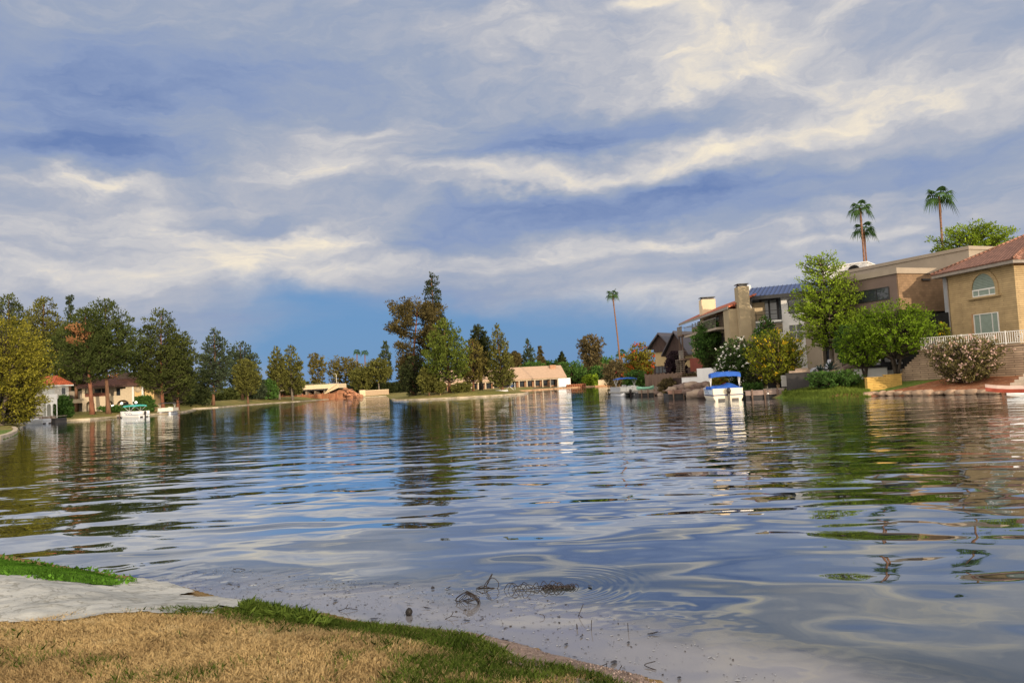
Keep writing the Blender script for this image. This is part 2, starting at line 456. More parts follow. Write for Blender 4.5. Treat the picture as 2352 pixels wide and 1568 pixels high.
M_BANK = mat_ground('bank_turf', (0.165, 0.155, 0.045), (0.25, 0.20, 0.07), (0.10, 0.11, 0.03), 0.12, 0.35, 0.08, 4.0, 3.0)
M_GROUND = mat_ground('ground_earth', (0.12, 0.11, 0.05), (0.17, 0.13, 0.07), (0.09, 0.09, 0.035), 0.1, 0.3, 0.05, 3.0, 2.0)
M_MULCH = mat_ground('red_mulch', (0.33, 0.14, 0.07), (0.25, 0.10, 0.055), (0.40, 0.22, 0.13), 0.7, 1.6, 0.05, 12.0, 9.0)
M_GRASS = mat_ground('shore_grass', (0.13, 0.19, 0.04), (0.09, 0.15, 0.03), (0.20, 0.20, 0.06), 0.6, 1.4, 0.08, 9.0, 6.0)
pR0, pR1, pR2 = gp(1830, 913), gp(1992, 911), gp(2000, 909)
dS = seg_dist(fc[:, 0], fc[:, 1], SHORE)
zone = np.zeros(len(fc), int)                                   # 0 ground
zone[(fc[:, 1] < 20) & (fc[:, 0] < 12) & (fc[:, 0] > -30)] = 1   # near lawn
zone[(fc[:, 1] > 50) & (fc[:, 0] < 6) & (dS < 30)] = 2           # far banks
zone[(fc[:, 0] > 16) & (fc[:, 1] < pR2.y-0.5) & (fc[:, 1] > 20)] = 3   # mulch in front of the brick wall
zone[(fc[:, 0] > 16) & (fc[:, 1] >= pR2.y-0.5) & (fc[:, 1] < pR0.y+2) & (dS < 7)] = 4
zone[(fc[:, 0] < -20) & (fc[:, 1] < 75) & (fc[:, 1] > 40)] = 4
for zi, (nm, mt) in enumerate((('ground', M_GROUND), ('lawn', M_LAWN), ('grass_bank', M_BANK), ('mulch_bed', M_MULCH), ('shore_lawn', M_GRASS))):
    q = quads[keep & (zone == zi)]
    u, inv = np.unique(q, return_inverse=True)
    tag(np_mesh(nm, GV[u], inv.reshape(-1, 4), mt, smooth=True), kind='structure')
# far land to the horizon
far = MB(); NF = 48
rim = [(math.cos(2*math.pi*k/NF), math.sin(2*math.pi*k/NF)) for k in range(NF)]
far.add([(c*4500, s*4500, -1.5) for c, s in rim], [tuple(range(NF))])
tag(far.build('far_ground', M_GROUND), kind='structure')

# ------------------------------------------------------------------ water
def water_material():
    mt = bpy.data.materials.new('lake_water'); mt.use_nodes = True
    T = NT(mt.node_tree); T.n.remove(T.n['Principled BSDF'])
    co = T.new('ShaderNodeTexCoord').outputs['Object']
    x, y, z = T.sep(co)
    calm = T.sm(y, 6.0, 30.0, 0.25, 1.0)
    patch = T.sm(T.noise(T.vm('MULTIPLY', co, (0.03, 0.06, 1)), 1.0, 2.0), 0.35, 0.65, 0.55, 1.15)
    rot = T.new('ShaderNodeVectorRotate', rotation_type='Z_AXIS'); T.put(rot.inputs['Vector'], co); rot.inputs['Angle'].default_value = R(7)
    cr = T.vm('MULTIPLY', rot.outputs[0], (0.62, 1.0, 1.0))
    big = T.noise(cr, 0.72, 1.0, 0.4, 0.35)
    mid = T.noise(T.vm('ADD', cr, (13.1, 4.2, 0)), 1.9, 1.0, 0.4, 0.2)
    fine = T.noise(T.vm('MULTIPLY', rot.outputs[0], (0.5, 1.0, 1.0)), 5.2, 1.5, 0.5)
    h = T.m('ADD', T.m('MULTIPLY', big, 0.105), T.m('MULTIPLY', T.m('MULTIPLY', mid, 0.026), T.sm(y, 6.0, 22.0, 0.35, 1.0)))
    h = T.m('ADD', h, T.m('MULTIPLY', T.m('MULTIPLY', fine, 0.0080), T.sm(y, 10.0, 32.0, 0.0, 1.0)))
    h = T.m('MULTIPLY', h, T.m('MULTIPLY', patch, T.sm(y, 9.0, 70.0, 1.0, 0.40)))
    # scum near the beach holds the surface still
    sx = T.m('ADD', x, T.m('MULTIPLY', T.m('SUBTRACT', T.noise(co, 0.8, 3.0), 0.5), 1.6))
    sy = T.m('ADD', y, T.m('MULTIPLY', T.m('SUBTRACT', T.noise(co, 0.9, 3.0, 0.6), 0.5), 1.8))
    scum = T.sm(T.m('ADD', T.m('ADD', sy, T.m('MULTIPLY', x, 0.36)), T.m('MULTIPLY', T.m('MAXIMUM', T.m('SUBTRACT', x, 0.2), 0.0), 0.75)), 8.4, 7.0)
    h = T.m('MULTIPLY', h, T.m('SUBTRACT', 1.0, T.m('MULTIPLY', scum, 0.65)))
    # a little ring wave where the twigs drift
    c0 = gp(1290, 1345)
    rr = T.vm('DISTANCE', T.comb(x, y, 0.0), (c0.x, c0.y, 0.0))
    ring = T.m('MULTIPLY', T.m('SINE', T.m('MULTIPLY', rr, 62.0)), T.m('MULTIPLY', T.sm(rr, 0.15, 0.35), T.sm(rr, 1.1, 0.5)))
    h = T.m('ADD', h, T.m('MULTIPLY', T.m('MULTIPLY', ring, 0.0006), T.sm(x, c0.x-0.05, c0.x+0.35)))
    bn = T.new('ShaderNodeBump'); bn.inputs['Strength'].default_value = 1.0; bn.inputs['Distance'].default_value = 1.0
    T.put(bn.inputs['Height'], h)
    gl = T.new('ShaderNodeBsdfGlossy'); gl.inputs['Color'].default_value = (0.86, 0.90, 0.96, 1); gl.inputs['Roughness'].default_value = 0.015
    T.l.new(bn.outputs[0], gl.inputs['Normal'])
    body = T.new('ShaderNodeBsdfDiffuse'); T.put(body.inputs['Color'], T.mix(scum, (0.020, 0.026, 0.024, 1), (0.19, 0.18, 0.185, 1)))
    fr = T.new('ShaderNodeFresnel'); fr.inputs['IOR'].default_value = 1.9; T.l.new(bn.outputs[0], fr.inputs['Normal'])
    fac = T.m('MAXIMUM', T.sm(fr.outputs[0], 0.10, 0.62, 0.16, 0.93), 0.0)
    speck = T.sm(T.noise(co, 60.0, 2.0, 0.7), 0.62, 0.70)
    fac = T.m('MULTIPLY', fac, T.m('SUBTRACT', 1.0, T.m('MULTIPLY', scum, T.m('ADD', 0.15, T.m('MULTIPLY', speck, 0.35)))))
    mx = T.new('ShaderNodeMixShader'); T.put(mx.inputs[0], fac)
    T.l.new(body.outputs[0], mx.inputs[1]); T.l.new(gl.outputs[0], mx.inputs[2])
    T.l.new(mx.outputs[0], T.n['Material Output'].inputs[0])
    return mt
wv = MB().add([(-330, -40, 0), (330, -40, 0), (330, 420, 0), (-330, 420, 0)], [(0, 1, 2, 3)])
tag(wv.build('water', water_material()), kind='structure')

# ------------------------------------------------------------------ concrete lip along the far banks
M_LIP = mat('pale_concrete_lip', (0.40, 0.33, 0.24), 0.9, 0.3, 0.6, 0.02, 6.0)
def lip(name, pts, w=0.35, h=0.25, m=None):
    mb = MB(); P = [Vector((p[0], p[1], 0)) for p in pts]
    ring = []
    for i, p in enumerate(P):
        d = (P[min(i+1, len(P)-1)] - P[max(i-1, 0)]).normalized(); nrm = Vector((-d.y, d.x, 0))   # land side
        ring.append((p - nrm*0.06, p + nrm*w))
    vs = []
    for a, b in ring: vs += [(a.x, a.y, -0.3), (a.x, a.y, h), (b.x, b.y, h+0.02), (b.x, b.y, -0.3)]
    fs = []
    for i in range(len(P)-1):
        for k in range(4): fs.append((i*4+k, i*4+(k+1) % 4, i*4+4+(k+1) % 4, i*4+4+k))
    fs += [(0, 1, 2, 3), tuple(len(vs)-4+k for k in (3, 2, 1, 0))]
    mb.add(vs, fs)
    return tag(mb.build(name, m or M_LIP), kind='structure')
lip('shore_kerb', S_FAR_LEFT[1:])
lip('shore_kerb', S_BRIDGE)
lip('shore_kerb', S_ISLAND[:-1], 0.4, 0.26)
lip('shore_kerb', S_LODGE[:5], 0.5, 0.35, mat('orange_edging', (0.45, 0.27, 0.15), 0.9, 0.25, 0.8))  # the lodge shore kerb has its own orange colour
lip('shore_kerb', S_SPIT, 0.3, 0.3)
# ------------------------------------------------------------------ trees
BARK = mat('pine_bark', (0.16, 0.085, 0.05), 0.95, 0.35, 2.0, 0.03, 8.0, stretch=(1, 1, 0.3))
BARK_R = mat('red_pine_bark', (0.20, 0.085, 0.05), 0.95, 0.35, 2.0, 0.03, 8.0, stretch=(1, 1, 0.3))
BARK_G = mat('grey_bark', (0.17, 0.14, 0.11), 0.95, 0.35, 2.0, 0.03, 8.0, stretch=(1, 1, 0.3))
BARK_T = mat('tan_bark', (0.34, 0.24, 0.13), 0.95, 0.3, 3.0, 0.02, 8.0, stretch=(1, 1, 0.3))
BARK_P = mat('palm_bark', (0.20, 0.105, 0.065), 0.95, 0.35, 2.0, 0.03, 6.0, stretch=(1, 1, 3.0))
BARK_D = mat('dark_bark', (0.05, 0.04, 0.03), 0.95, 0.35, 2.0, 0.03, 8.0)
LEAF = {
 'pine':   mat_leaf('pine_needles', (0.013, 0.021, 0.008), (0.085, 0.1, 0.028)),
 'pinebr': mat_leaf('pine_needles_with_dead_sprays', (0.014, 0.023, 0.008), (0.082, 0.104, 0.03), (0.324, 0.162, 0.074)),
 'bluepine': mat_leaf('blue_pine_needles', (0.016, 0.027, 0.018), (0.07, 0.092, 0.05)),
 'olive':  mat_leaf('olive_needles', (0.028, 0.032, 0.01), (0.145, 0.145, 0.038)),
 'brown':  mat_leaf('browning_needles', (0.027, 0.024, 0.010), (0.13, 0.105, 0.042)),
 'bright': mat_leaf('bright_green_needles', (0.022, 0.042, 0.01), (0.13, 0.165, 0.03)),
 'amber':  mat_leaf('amber_needles', (0.032, 0.03, 0.01), (0.165, 0.14, 0.04)),
 'dark':   mat_leaf('dark_needles', (0.011, 0.018, 0.009), (0.047, 0.058, 0.022)),
 'yellow': mat_leaf('yellow_green_leaves', (0.03, 0.036, 0.008), (0.235, 0.215, 0.03)),
 'lime':   mat_leaf('lime_leaves', (0.047, 0.081, 0.011), (0.230, 0.324, 0.030)),
 'citrus': mat_leaf('citrus_leaves', (0.018, 0.045, 0.007), (0.15, 0.235, 0.02)),
 'gold':   mat_leaf('gold_tipped_leaves', (0.030, 0.048, 0.008), (0.215, 0.235, 0.024), (0.702, 0.486, 0.027)),
 'green':  mat_leaf('shrub_leaves', (0.019, 0.047, 0.014), (0.088, 0.169, 0.038)),
 'white':  mat_leaf('white_flowering_leaves', (0.016, 0.035, 0.014), (0.068, 0.115, 0.032)),
 'pink':   mat_leaf('dusty_leaves', (0.047, 0.046, 0.022), (0.176, 0.155, 0.061)),
 'plum':   mat_leaf('plum_leaves', (0.019, 0.014, 0.018), (0.054, 0.035, 0.043)),
 'red':    mat_leaf('red_and_green_leaves', (0.068, 0.061, 0.014), (0.216, 0.189, 0.027), (0.513, 0.081, 0.027)),
 'twig':   mat_leaf('dry_twiggy_leaves', (0.047, 0.041, 0.022), (0.149, 0.115, 0.054)),
 'palm':   mat_leaf('palm_fronds', (0.014, 0.038, 0.016), (0.061, 0.115, 0.038)),
 'skirt':  mat_leaf('dead_palm_fronds', (0.135, 0.068, 0.027), (0.351, 0.176, 0.068)),
}
M_PETAL_W = mat('white_petals', (0.82, 0.80, 0.76), 0.8, 0.08)
M_PETAL_P = mat('faded_pink_petals', (0.62, 0.42, 0.36), 0.8, 0.2)

def prof(pts, t):
    xs, ys = zip(*pts); return np.interp(t, xs, ys)
P_PINE = ((0, .35), (.08, .80), (.22, 1.0), (.42, .90), (.62, .68), (.80, .42), (.92, .22), (1, .06))
P_CONE = ((0, .8), (.12, 1.0), (.35, .88), (.6, .62), (.85, .28), (1, .05))
P_EGG = ((0, .55), (.15, .88), (.4, 1.0), (.65, .86), (.85, .52), (1, .12))
P_BALL = ((0, .55), (.2, .9), (.45, 1.0), (.7, .9), (.88, .6), (1, .15))
P_DOME = ((0, .75), (.3, 1.0), (.6, .92), (.85, .62), (1, .2))
P_SPIRE = ((0, 1.0), (.18, .85), (.40, .58), (.62, .52), (.85, .42), (.96, .2), (1, .1))
P_TOPPY = ((0, .35), (.2, .55), (.45, .8), (.7, 1.0), (.88, .75), (1, .3))
P_BUSH = ((0, .85), (.25, 1.0), (.6, .9), (.85, .6), (1, .25))

def leaf_quads(rng, C, Rd, per, L, wid, up, out_from=None, flat=0.0):
    """per leaves round every clump centre; a leaf is a small lozenge"""
    n = len(C)*per
    c = np.repeat(C, per, 0); r = np.repeat(Rd, per, 0)
    d = rng.normal(size=(n, 3)); d /= np.linalg.norm(d, axis=1)[:, None]
    p = c + d*r*(rng.rand(n, 1)**0.45)
    a = rng.normal(size=(n, 3))*0.8 + d*0.8; a[:, 2] += up
    if out_from is not None:
        o = c - out_from; o[:, 2] *= 0.3; o /= (np.linalg.norm(o, axis=1)[:, None]+1e-6); a += o*0.7
    a /= np.linalg.norm(a, axis=1)[:, None]
    b = np.cross(a, rng.normal(size=(n, 3))); b /= (np.linalg.norm(b, axis=1)[:, None]+1e-9)
    l = L*(0.5+1.0*rng.rand(n, 1)**1.3); w = l*wid
    V = np.stack([p - a*l/2, p + b*w/2, p + a*l/2, p - b*w/2], 1).reshape(-1, 3)
    ct = np.repeat(rng.rand(len(C)), per)
    tint = np.clip(0.55*ct + 0.45*rng.rand(n), 0, 0.92)
    return V, np.arange(n*4).reshape(n, 4), tint, ct, p

def tree(name, label, cat, xm, ytop, ybase, hw, D, leaf, profile=P_PINE, bark=BARK, t0=0.15, cl=0.17, dens=1.0, up=0.6, rise=0.25, seed=1,
         wid=0.46, gap=0.0, lean=0.0, group=None, trunk_r=None, forks=1, base_z=None, flowers=None, squash=0.75, leafk=1.0, extra=0.0, inner=0.25, zfix=None, limb=None, spray=None):
    rng = np.random.RandomState(seed); rr = random.Random(seed)
    P = at(xm, (ytop+ybase)/2, D)
    bz = gz(P.x, P.y) if base_z is None else base_z
    H = at(xm, ytop, D).z - bz
    if zfix: H = zfix
    Rw = hw*D/F
    root = thing(name, label, cat, (P.x, P.y, bz-0.05), 0.0, group)
    k = 1.0
    rc0 = max(cl*Rw, 0.05*H*0.6)
    # limbs and clump centres
    tr = trunk_r or max(0.10, 0.016*H + 0.02*Rw)
    mb = MB(); lb = MB()
    def axis(t): return Vector((lean*H*t*t + 0.02*H*math.sin(3*t+seed), 0.02*H*math.sin(2.3*t+seed*2), H*t))
    topt = 0.97
    if forks == 1:
        ts = [i/9*topt for i in range(10)]
        mb.tube([axis(t) for t in ts], [tr*(1.25 if i == 0 else 1)*(1-0.9*t) + 0.015 for i, t in enumerate(ts)], 7)
    else:
        for q in range(forks):
            a = 2*math.pi*q/forks + seed
            ts = [i/6 for i in range(7)]
            mb.tube([Vector((math.cos(a)*Rw*0.45*t**1.3+0.03*tr*q, math.sin(a)*Rw*0.45*t**1.3, H*t*0.8)) for t in ts], [tr*0.75*(1-0.85*t)+0.012 for t in ts], 6)
    C, RD = [], []
    nlev = int(np.clip(H*(1-t0)/(rc0*0.75), 5, 26))
    for li in range(nlev):
        t = (li+0.5*rr.random())/nlev
        rad = Rw*prof(profile, t)
        nb = int(max(2, round(2*math.pi*rad*0.8/(rc0*1.7))))
        a0 = rr.uniform(0, 6.28)
        for j in range(nb):
            if rr.random() < gap: continue
            a = a0 + 2*math.pi*j/nb + rr.uniform(-.35, .35)
            ln = rad*rr.choice((rr.uniform(0.55, 0.9), rr.uniform(0.8, 1.12)))
            z0 = t0 + (1-t0)*t
            s = axis(min(z0*0.96, topt)) if forks == 1 else Vector((math.cos(a)*ln*0.25, math.sin(a)*ln*0.25, H*z0*0.8))
            e = Vector((s.x+math.cos(a)*ln if forks == 1 else math.cos(a)*ln, s.y+math.sin(a)*ln if forks == 1 else math.sin(a)*ln, H*z0 + rise*ln*rr.uniform(0.3, 1.2)))
            e.z = min(e.z, H*1.0)
            m_ = s.lerp(e, 0.55); m_.z -= 0.10*ln*rise
            if ln > rc0*1.2: lb.tube([s, m_, e], [tr*0.28*(1-t*0.7)+0.02, tr*0.16*(1-t*.7)+0.015, 0.012], 4, False)
            nc = max(1, int(ln*(1-inner)/(rc0*1.25)))
            for q in range(nc):
                f = 1 - q*(1-inner)/max(1, nc)*rr.uniform(0.8, 1.1)
                c = s.lerp(e, f) if f > 0.55 else s.lerp(m_, f/0.55)
                sz = rc0*rr.uniform(0.6, 1.4)*(1.0 if q == 0 else 0.85)
                C.append((c.x+rr.uniform(-.2, .2)*rc0, c.y+rr.uniform(-.2, .2)*rc0, c.z+rr.uniform(-.25, .25)*rc0)); RD.append((sz, sz, sz*squash))
    C.append(tuple(axis(topt) if forks == 1 else Vector((0, 0, H*0.93)))); RD.append((rc0*.7, rc0*.7, rc0*.8))
    C = np.array(C); RD = np.array(RD)
    L = max(0.10, 0.0030*D)*leafk
    area = (2*Rw*H*(1-t0))*0.75
    per = int(np.clip(dens*9.0*area/(L*L*wid*0.9)/len(C), 10, 420))
    V, Fq, tint, ct, p = leaf_quads(rng, C, RD, per, L, wid, up, np.array((0, 0, H*0.4)))
    if extra:                                       # whole sprays that have another colour
        sel = (np.repeat(rng.rand(len(C)), per) < extra); tint[sel] = 0.97
    if spray:
        sx_, sz_, sr_ = spray
        near = (((C[:, 0]-sx_)/sr_)**2 + ((C[:, 2]-sz_)/(sr_*1.25))**2 < 1) & (C[:, 1] < 0.5)
        tint[np.repeat(near, per)] = 0.97
    if len(lb.v) <= 120: mb.add(lb.v, lb.f, True); lb = MB()
    mb.build('trunk', bark, root)
    if lb.v: lb.build('limbs', limb or BARK_D, root)
    np_mesh('crown', V, Fq, LEAF[leaf], root, tint)
    if flowers:
        fm, nf, fs = flowers
        oc = C - C.mean(0); sel = rng.randint(0, len(C), nf)
        d = rng.normal(size=(nf, 3)); d[:, 2] = np.abs(d[:, 2])*0.8; d[:, 1] -= 0.7; d[:, 0] -= 0.3; d /= np.linalg.norm(d, axis=1)[:, None]
        ctr = C[sel] + d*RD[sel]*1.05
        # petals: a little fan of quads per bloom
        Vs, Fs = [], []
        per_f = 7
        cc = np.repeat(ctr, per_f, 0) + rng.normal(size=(nf*per_f, 3))*fs*0.45
        a = rng.normal(size=cc.shape); a /= np.linalg.norm(a, axis=1)[:, None]
        b = np.cross(a, rng.normal(size=cc.shape)); b /= np.linalg.norm(b, axis=1)[:, None]
        Vf = np.stack([cc-a*fs*.5, cc+b*fs*.4, cc+a*fs*.5, cc-b*fs*.4], 1).reshape(-1, 3)
        np_mesh('blossoms', Vf, np.arange(len(Vf)).reshape(-1, 4), fm, root)
    return root

def palm(name, label, xb, yb, xt, yt, D, base_z, Rf, seed=1, tr=0.2, nf=14, skirt=True, group=None, bulge=True):
    """fan palm: from its foot reading to its head reading at distance D"""
    rr = random.Random(seed); rng = np.random.RandomState(seed)
    b = at(xb, yb, D); h = at(xt, yt, D)
    if base_z is None: base_z = gz(b.x, b.y)
    root = thing(name, label, 'palm tree', (b.x, b.y, base_z), 0.0, group)
    top = Vector((h.x-b.x, 0.0, h.z-base_z))
    pts, rad = [], []
    for i in range(15):
        t = i/14
        pts.append(Vector((top.x*(t**1.15) + 0.012*top.z*math.sin(t*3.1+seed), 0.01*top.z*math.sin(t*4+seed), top.z*t)))
        rad.append(tr*(1.35-0.55*t+0.25*max(0, 0.15-t)/0.15) + (tr*0.55*math.exp(-((t-0.955)/0.03)**2) if bulge else 0))
    off = Vector((top.x, 0, top.z)) - pts[-1]
    pts = [p + off*(i/14) for i, p in enumerate(pts)]
    mb = MB(); mb.tube(pts, rad, 8); mb.build('trunk', BARK_P, root)
    Vs, Fs, tn = [], [], []; o = 0
    def frond(a, e, ln, droop, green):
        nonlocal o
        # petiole then a folded fan of narrow leaflets
        d = Vector((math.cos(a)*math.cos(e), math.sin(a)*math.cos(e), math.sin(e)))
        p0 = top.copy()
        p1 = p0 + d*ln*0.44
        side = d.cross(Vector((0, 0, 1))); side = side.normalized() if side.length > 1e-3 else Vector((1, 0, 0)); nrm = side.cross(d)
        w = 0.03*ln
        q = [p0-side*w, p0+side*w, p1+side*w, p1-side*w]
        Vs.extend(q); Fs.append((o, o+1, o+2, o+3)); o += 4; tn.append(0.2)
        nl = 13
        for k in range(nl):
            f = -1 + 2*k/(nl-1)
            ang = f*1.5
            dd = (d*math.cos(ang) + side*math.sin(ang)*0.9 + nrm*0.12*abs(f)).normalized()
            l2 = ln*0.72*(1-0.35*abs(f))
            m1 = p1 + dd*l2*0.55; m1.z -= droop*l2*0.12
            m2 = p1 + dd*l2; m2.z -= droop*l2*(0.5+0.25*rr.random())
            sd = dd.cross(nrm).normalized()*ln*0.045
            Vs.extend([p1, m1-sd, m2, m1+sd]); Fs.append((o, o+1, o+2, o+3)); o += 4; tn.append(min(0.9, 0.35+0.55*rr.random()))
    for i in range(nf):
        a = i*2.399 + rr.uniform(-.2, .2); u = i/(nf-1)
        e = 1.0 - 1.35*u + rr.uniform(-.12, .12)
        frond(a, e, Rf*rr.uniform(.85, 1.1), 1.0+1.1*u, True)
    np_mesh('crown', np.array([tuple(v) for v in Vs]), np.array(Fs), LEAF['palm'], root, np.array(tn))
    if skirt and False:
        Vs, Fs, tn = [], [], []; o = 0
        for i in range(7):
            a = i*2.399; frond(a, -1.0-0.4*rr.random(), Rf*0.5, 0.8, False)
        np_mesh('dead_frond_skirt', np.array([tuple(v) for v in Vs]), np.array(Fs), LEAF['skirt'], root, np.array(tn))
    return root

G1 = 'pines on the left bank'
# left bank
tree('shade_tree', 'large yellow-green broadleaf tree hanging over the dock at the left edge', 'tree', 2, 728, 968, 108, 100, 'yellow', P_BALL, BARK_G, t0=0.03, cl=.14, dens=1.1, up=-.2, rise=.1, seed=3, wid=.5, forks=4, squash=.6)
tree('dark_shrub', 'dark shrub in deep shade behind the dock with the red kayak', 'shrub', 28, 915, 972, 48, 106, 'dark', P_BUSH, BARK_D, t0=.05, forks=4, seed=44, wid=.5)
tree('pine_tree', 'tall dark pine behind the yellow-green tree at the left edge', 'tree', 22, 676, 950, 70, 168, 'pine', P_PINE, BARK, t0=.2, seed=4, up=1.1, rise=.45)
tree('pine_tree', 'ragged olive pine beside the leafless tree on the left bank', 'tree', 98, 682, 950, 64, 160, 'olive', P_PINE, BARK, t0=.25, seed=5, gap=.15, up=1.1, rise=.45)
tree('spire_conifer', 'slim dark spire rising behind the left pines', 'tree', 156, 677, 930, 17, 210, 'bluepine', P_SPIRE, BARK, t0=.3, seed=6, cl=.3, gap=.15)
tree('pine_tree', 'shadowed low pine between the tiled white house and the forked trunks', 'tree', 168, 742, 945, 54, 156, 'pine', P_EGG, BARK, t0=.3, seed=7, up=1.1, rise=.45)
tree('pine_tree', 'big pine on the left reddish trunk in front of the arched house', 'tree', 205, 704, 938, 72, 142, 'pinebr', P_PINE, BARK_R, t0=.30, seed=8, spray=(-.1, 14.6, 1.5), trunk_r=.42, up=1.1, rise=.45)
tree('pine_tree', 'tallest broad pine on the right brown trunk in front of the arched house', 'tree', 246, 686, 938, 74, 145, 'pinebr', P_PINE, BARK, t0=.31, seed=9, spray=(1.5, 7.2, 1.1), trunk_r=.40, up=1.1, rise=.45)
tree('pine_tree', 'dense dark pine with a red trunk beside the pontoon boats', 'tree', 372, 713, 932, 74, 158, 'pine', P_PINE, BARK_R, t0=.17, seed=10, trunk_r=.38, up=1.1, rise=.45)
tree('pine_tree', 'shorter dark pine tucked behind the red-trunked pine', 'tree', 410, 770, 928, 42, 163, 'pine', P_EGG, BARK_R, t0=.10, seed=11, up=1.1, rise=.45)
tree('pine_tree', 'lone blue-green pine on the grassy slope', 'tree', 490, 754, 918, 42, 238, 'bluepine', P_PINE, BARK, t0=.16, seed=12, gap=.2, up=1.1, rise=.45)
tree('pine_tree', 'dark jagged pine behind the small olive pine', 'tree', 553, 788, 912, 40, 285, 'bluepine', P_EGG, BARK, t0=.12, seed=13, gap=.1, up=1.1, rise=.45)
tree('pine_tree', 'small olive pine leaning over the grassy slope', 'tree', 566, 824, 924, 30, 266, 'olive', P_EGG, BARK, t0=.2, seed=14, up=1.1, rise=.45)
tree('pine_tree', 'narrow feathery pine left of the bridge, left of its pair', 'tree', 639, 792, 913, 24, 303, 'olive', P_PINE, BARK_G, t0=.15, seed=15, gap=.3, up=1.1, rise=.45)
tree('pine_tree', 'broad feathery pine left of the bridge, right of its pair', 'tree', 670, 790, 912, 30, 306, 'olive', P_PINE, BARK_G, t0=.12, seed=16, gap=.3, up=1.1, rise=.45)
tree('roadside_tree', 'low leafy tree shading the left end of the bridge', 'tree', 674, 868, 912, 24, 318, 'olive', P_BALL, BARK_G, t0=.2, seed=17)
tree('roadside_shrub', 'round green shrub on the slope beside the small olive pine', 'shrub', 618, 872, 912, 20, 300, 'green', P_BUSH, BARK_G, t0=.05, seed=18, forks=3)
tree('roadside_shrub', 'dark green shrub on the slope between two pines', 'shrub', 590, 868, 912, 20, 295, 'bluepine', P_BUSH, BARK_G, t0=.05, seed=118, forks=3)
tree('roadside_shrub', 'grey-green shrub at the foot of the blue-green pine', 'shrub', 455, 880, 920, 24, 236, 'pine', P_BUSH, BARK_G, t0=.05, seed=119, forks=3)
tree('shaggy_tree', 'shaggy brown narrow tree behind the bridge', 'tree', 727, 811, 888, 18, 385, 'amber', P_TOPPY, BARK_G, t0=.1, seed=19, gap=.25, cl=.3)
tree('umbrella_pine', 'flat-topped umbrella pine behind the bridge abutment', 'tree', 793, 821, 890, 44, 392, 'amber', P_DOME, BARK_G, t0=.3, seed=20)
tree('round_tree', 'round grey-green tree on the rubble slope right of the bridge', 'tree', 831, 845, 905, 30, 372, 'olive', P_BALL, BARK_G, t0=.2, seed=21)
tree('round_tree', 'round olive tree above the low cream wall', 'tree', 870, 824, 905, 31, 374, 'olive', P_BALL, BARK_G, t0=.3, seed=22)
tree('open_tree', 'thin open tree showing sky left of the brown pine', 'tree', 886, 784, 890, 15, 400, 'bluepine', P_EGG, BARK_G, t0=.1, seed=23, gap=.35, cl=.3)
tree('hedge_bush', 'dark hedge above the bridge parapet', 'hedge', 730, 884, 893, 42, 372, 'green', P_BUSH, BARK_G, t0=.0, seed=24, cl=.1, forks=3)
tree('hedge_bush', 'dark hedge on the rise behind the cream wall', 'hedge', 872, 880, 902, 46, 395, 'dark', P_BUSH, BARK_G, t0=.0, seed=25, cl=.1, forks=3)
# point of land with the tall conifer
tree('brown_pine', 'spreading brown pine with bare limbs on the point', 'tree', 948, 694, 895, 66, 178, 'brown', P_TOPPY, BARK_R, t0=.32, seed=30, gap=.3, rise=.3, lean=.06, cl=.2, trunk_r=.42)
tree('norfolk_pine', 'tallest spire conifer rising above the point', 'tree', 992, 627, 898, 34, 183, 'dark', ((0, .95), (.25, 1.0), (.42, .70), (.55, .52), (.8, .46), (.93, .32), (1, .14)), BARK, t0=.3, seed=31, cl=.22, gap=.2, rise=.35, dens=.9)
tree('dark_juniper', 'dark low juniper under the brown pine', 'tree', 952, 818, 904, 40, 171, 'dark', P_EGG, BARK_D, t0=.02, seed=32)
tree('brown_tree', 'rusty brown small tree behind the dark juniper', 'tree', 938, 812, 900, 28, 180, 'brown', P_BALL, BARK_D, t0=.2, seed=132)
tree('green_pine', 'bright green rounded pine in the middle of the point', 'tree', 1026, 730, 905, 55, 164, 'bright', P_PINE, BARK, t0=.12, seed=33, up=1.1, rise=.45)
tree('olive_sapling', 'small olive tree left of the green pine on the point', 'tree', 984, 838, 903, 24, 164, 'olive', P_EGG, BARK, t0=.1, seed=34)
tree('olive_sapling', 'knee-high round sapling by the shore of the point', 'tree', 1011, 876, 904, 13, 161, 'olive', P_BALL, BARK_T, t0=.2, seed=35)
tree('low_bush', 'low green bush behind the retaining blocks on the point', 'shrub', 1060, 880, 904, 26, 162, 'olive', P_BUSH, BARK, t0=.0, seed=36, forks=3)
tree('amber_pine', 'amber pine right of the green pine on the point', 'tree', 1086, 778, 900, 38, 168, 'amber', P_PINE, BARK_R, t0=.12, seed=37, up=1.1, rise=.45)
tree('dark_pine', 'dark narrow pine with a black trunk on the point', 'tree', 1100, 745, 900, 29, 177, 'dark', P_EGG, BARK_D, t0=.2, seed=38, trunk_r=.4, up=1.1, rise=.45)
tree('amber_pine', 'dense cone-shaped amber pine at the right end of the point', 'tree', 1147, 745, 896, 33, 167, 'olive', P_CONE, BARK, t0=.05, seed=39, up=1.1, rise=.45)
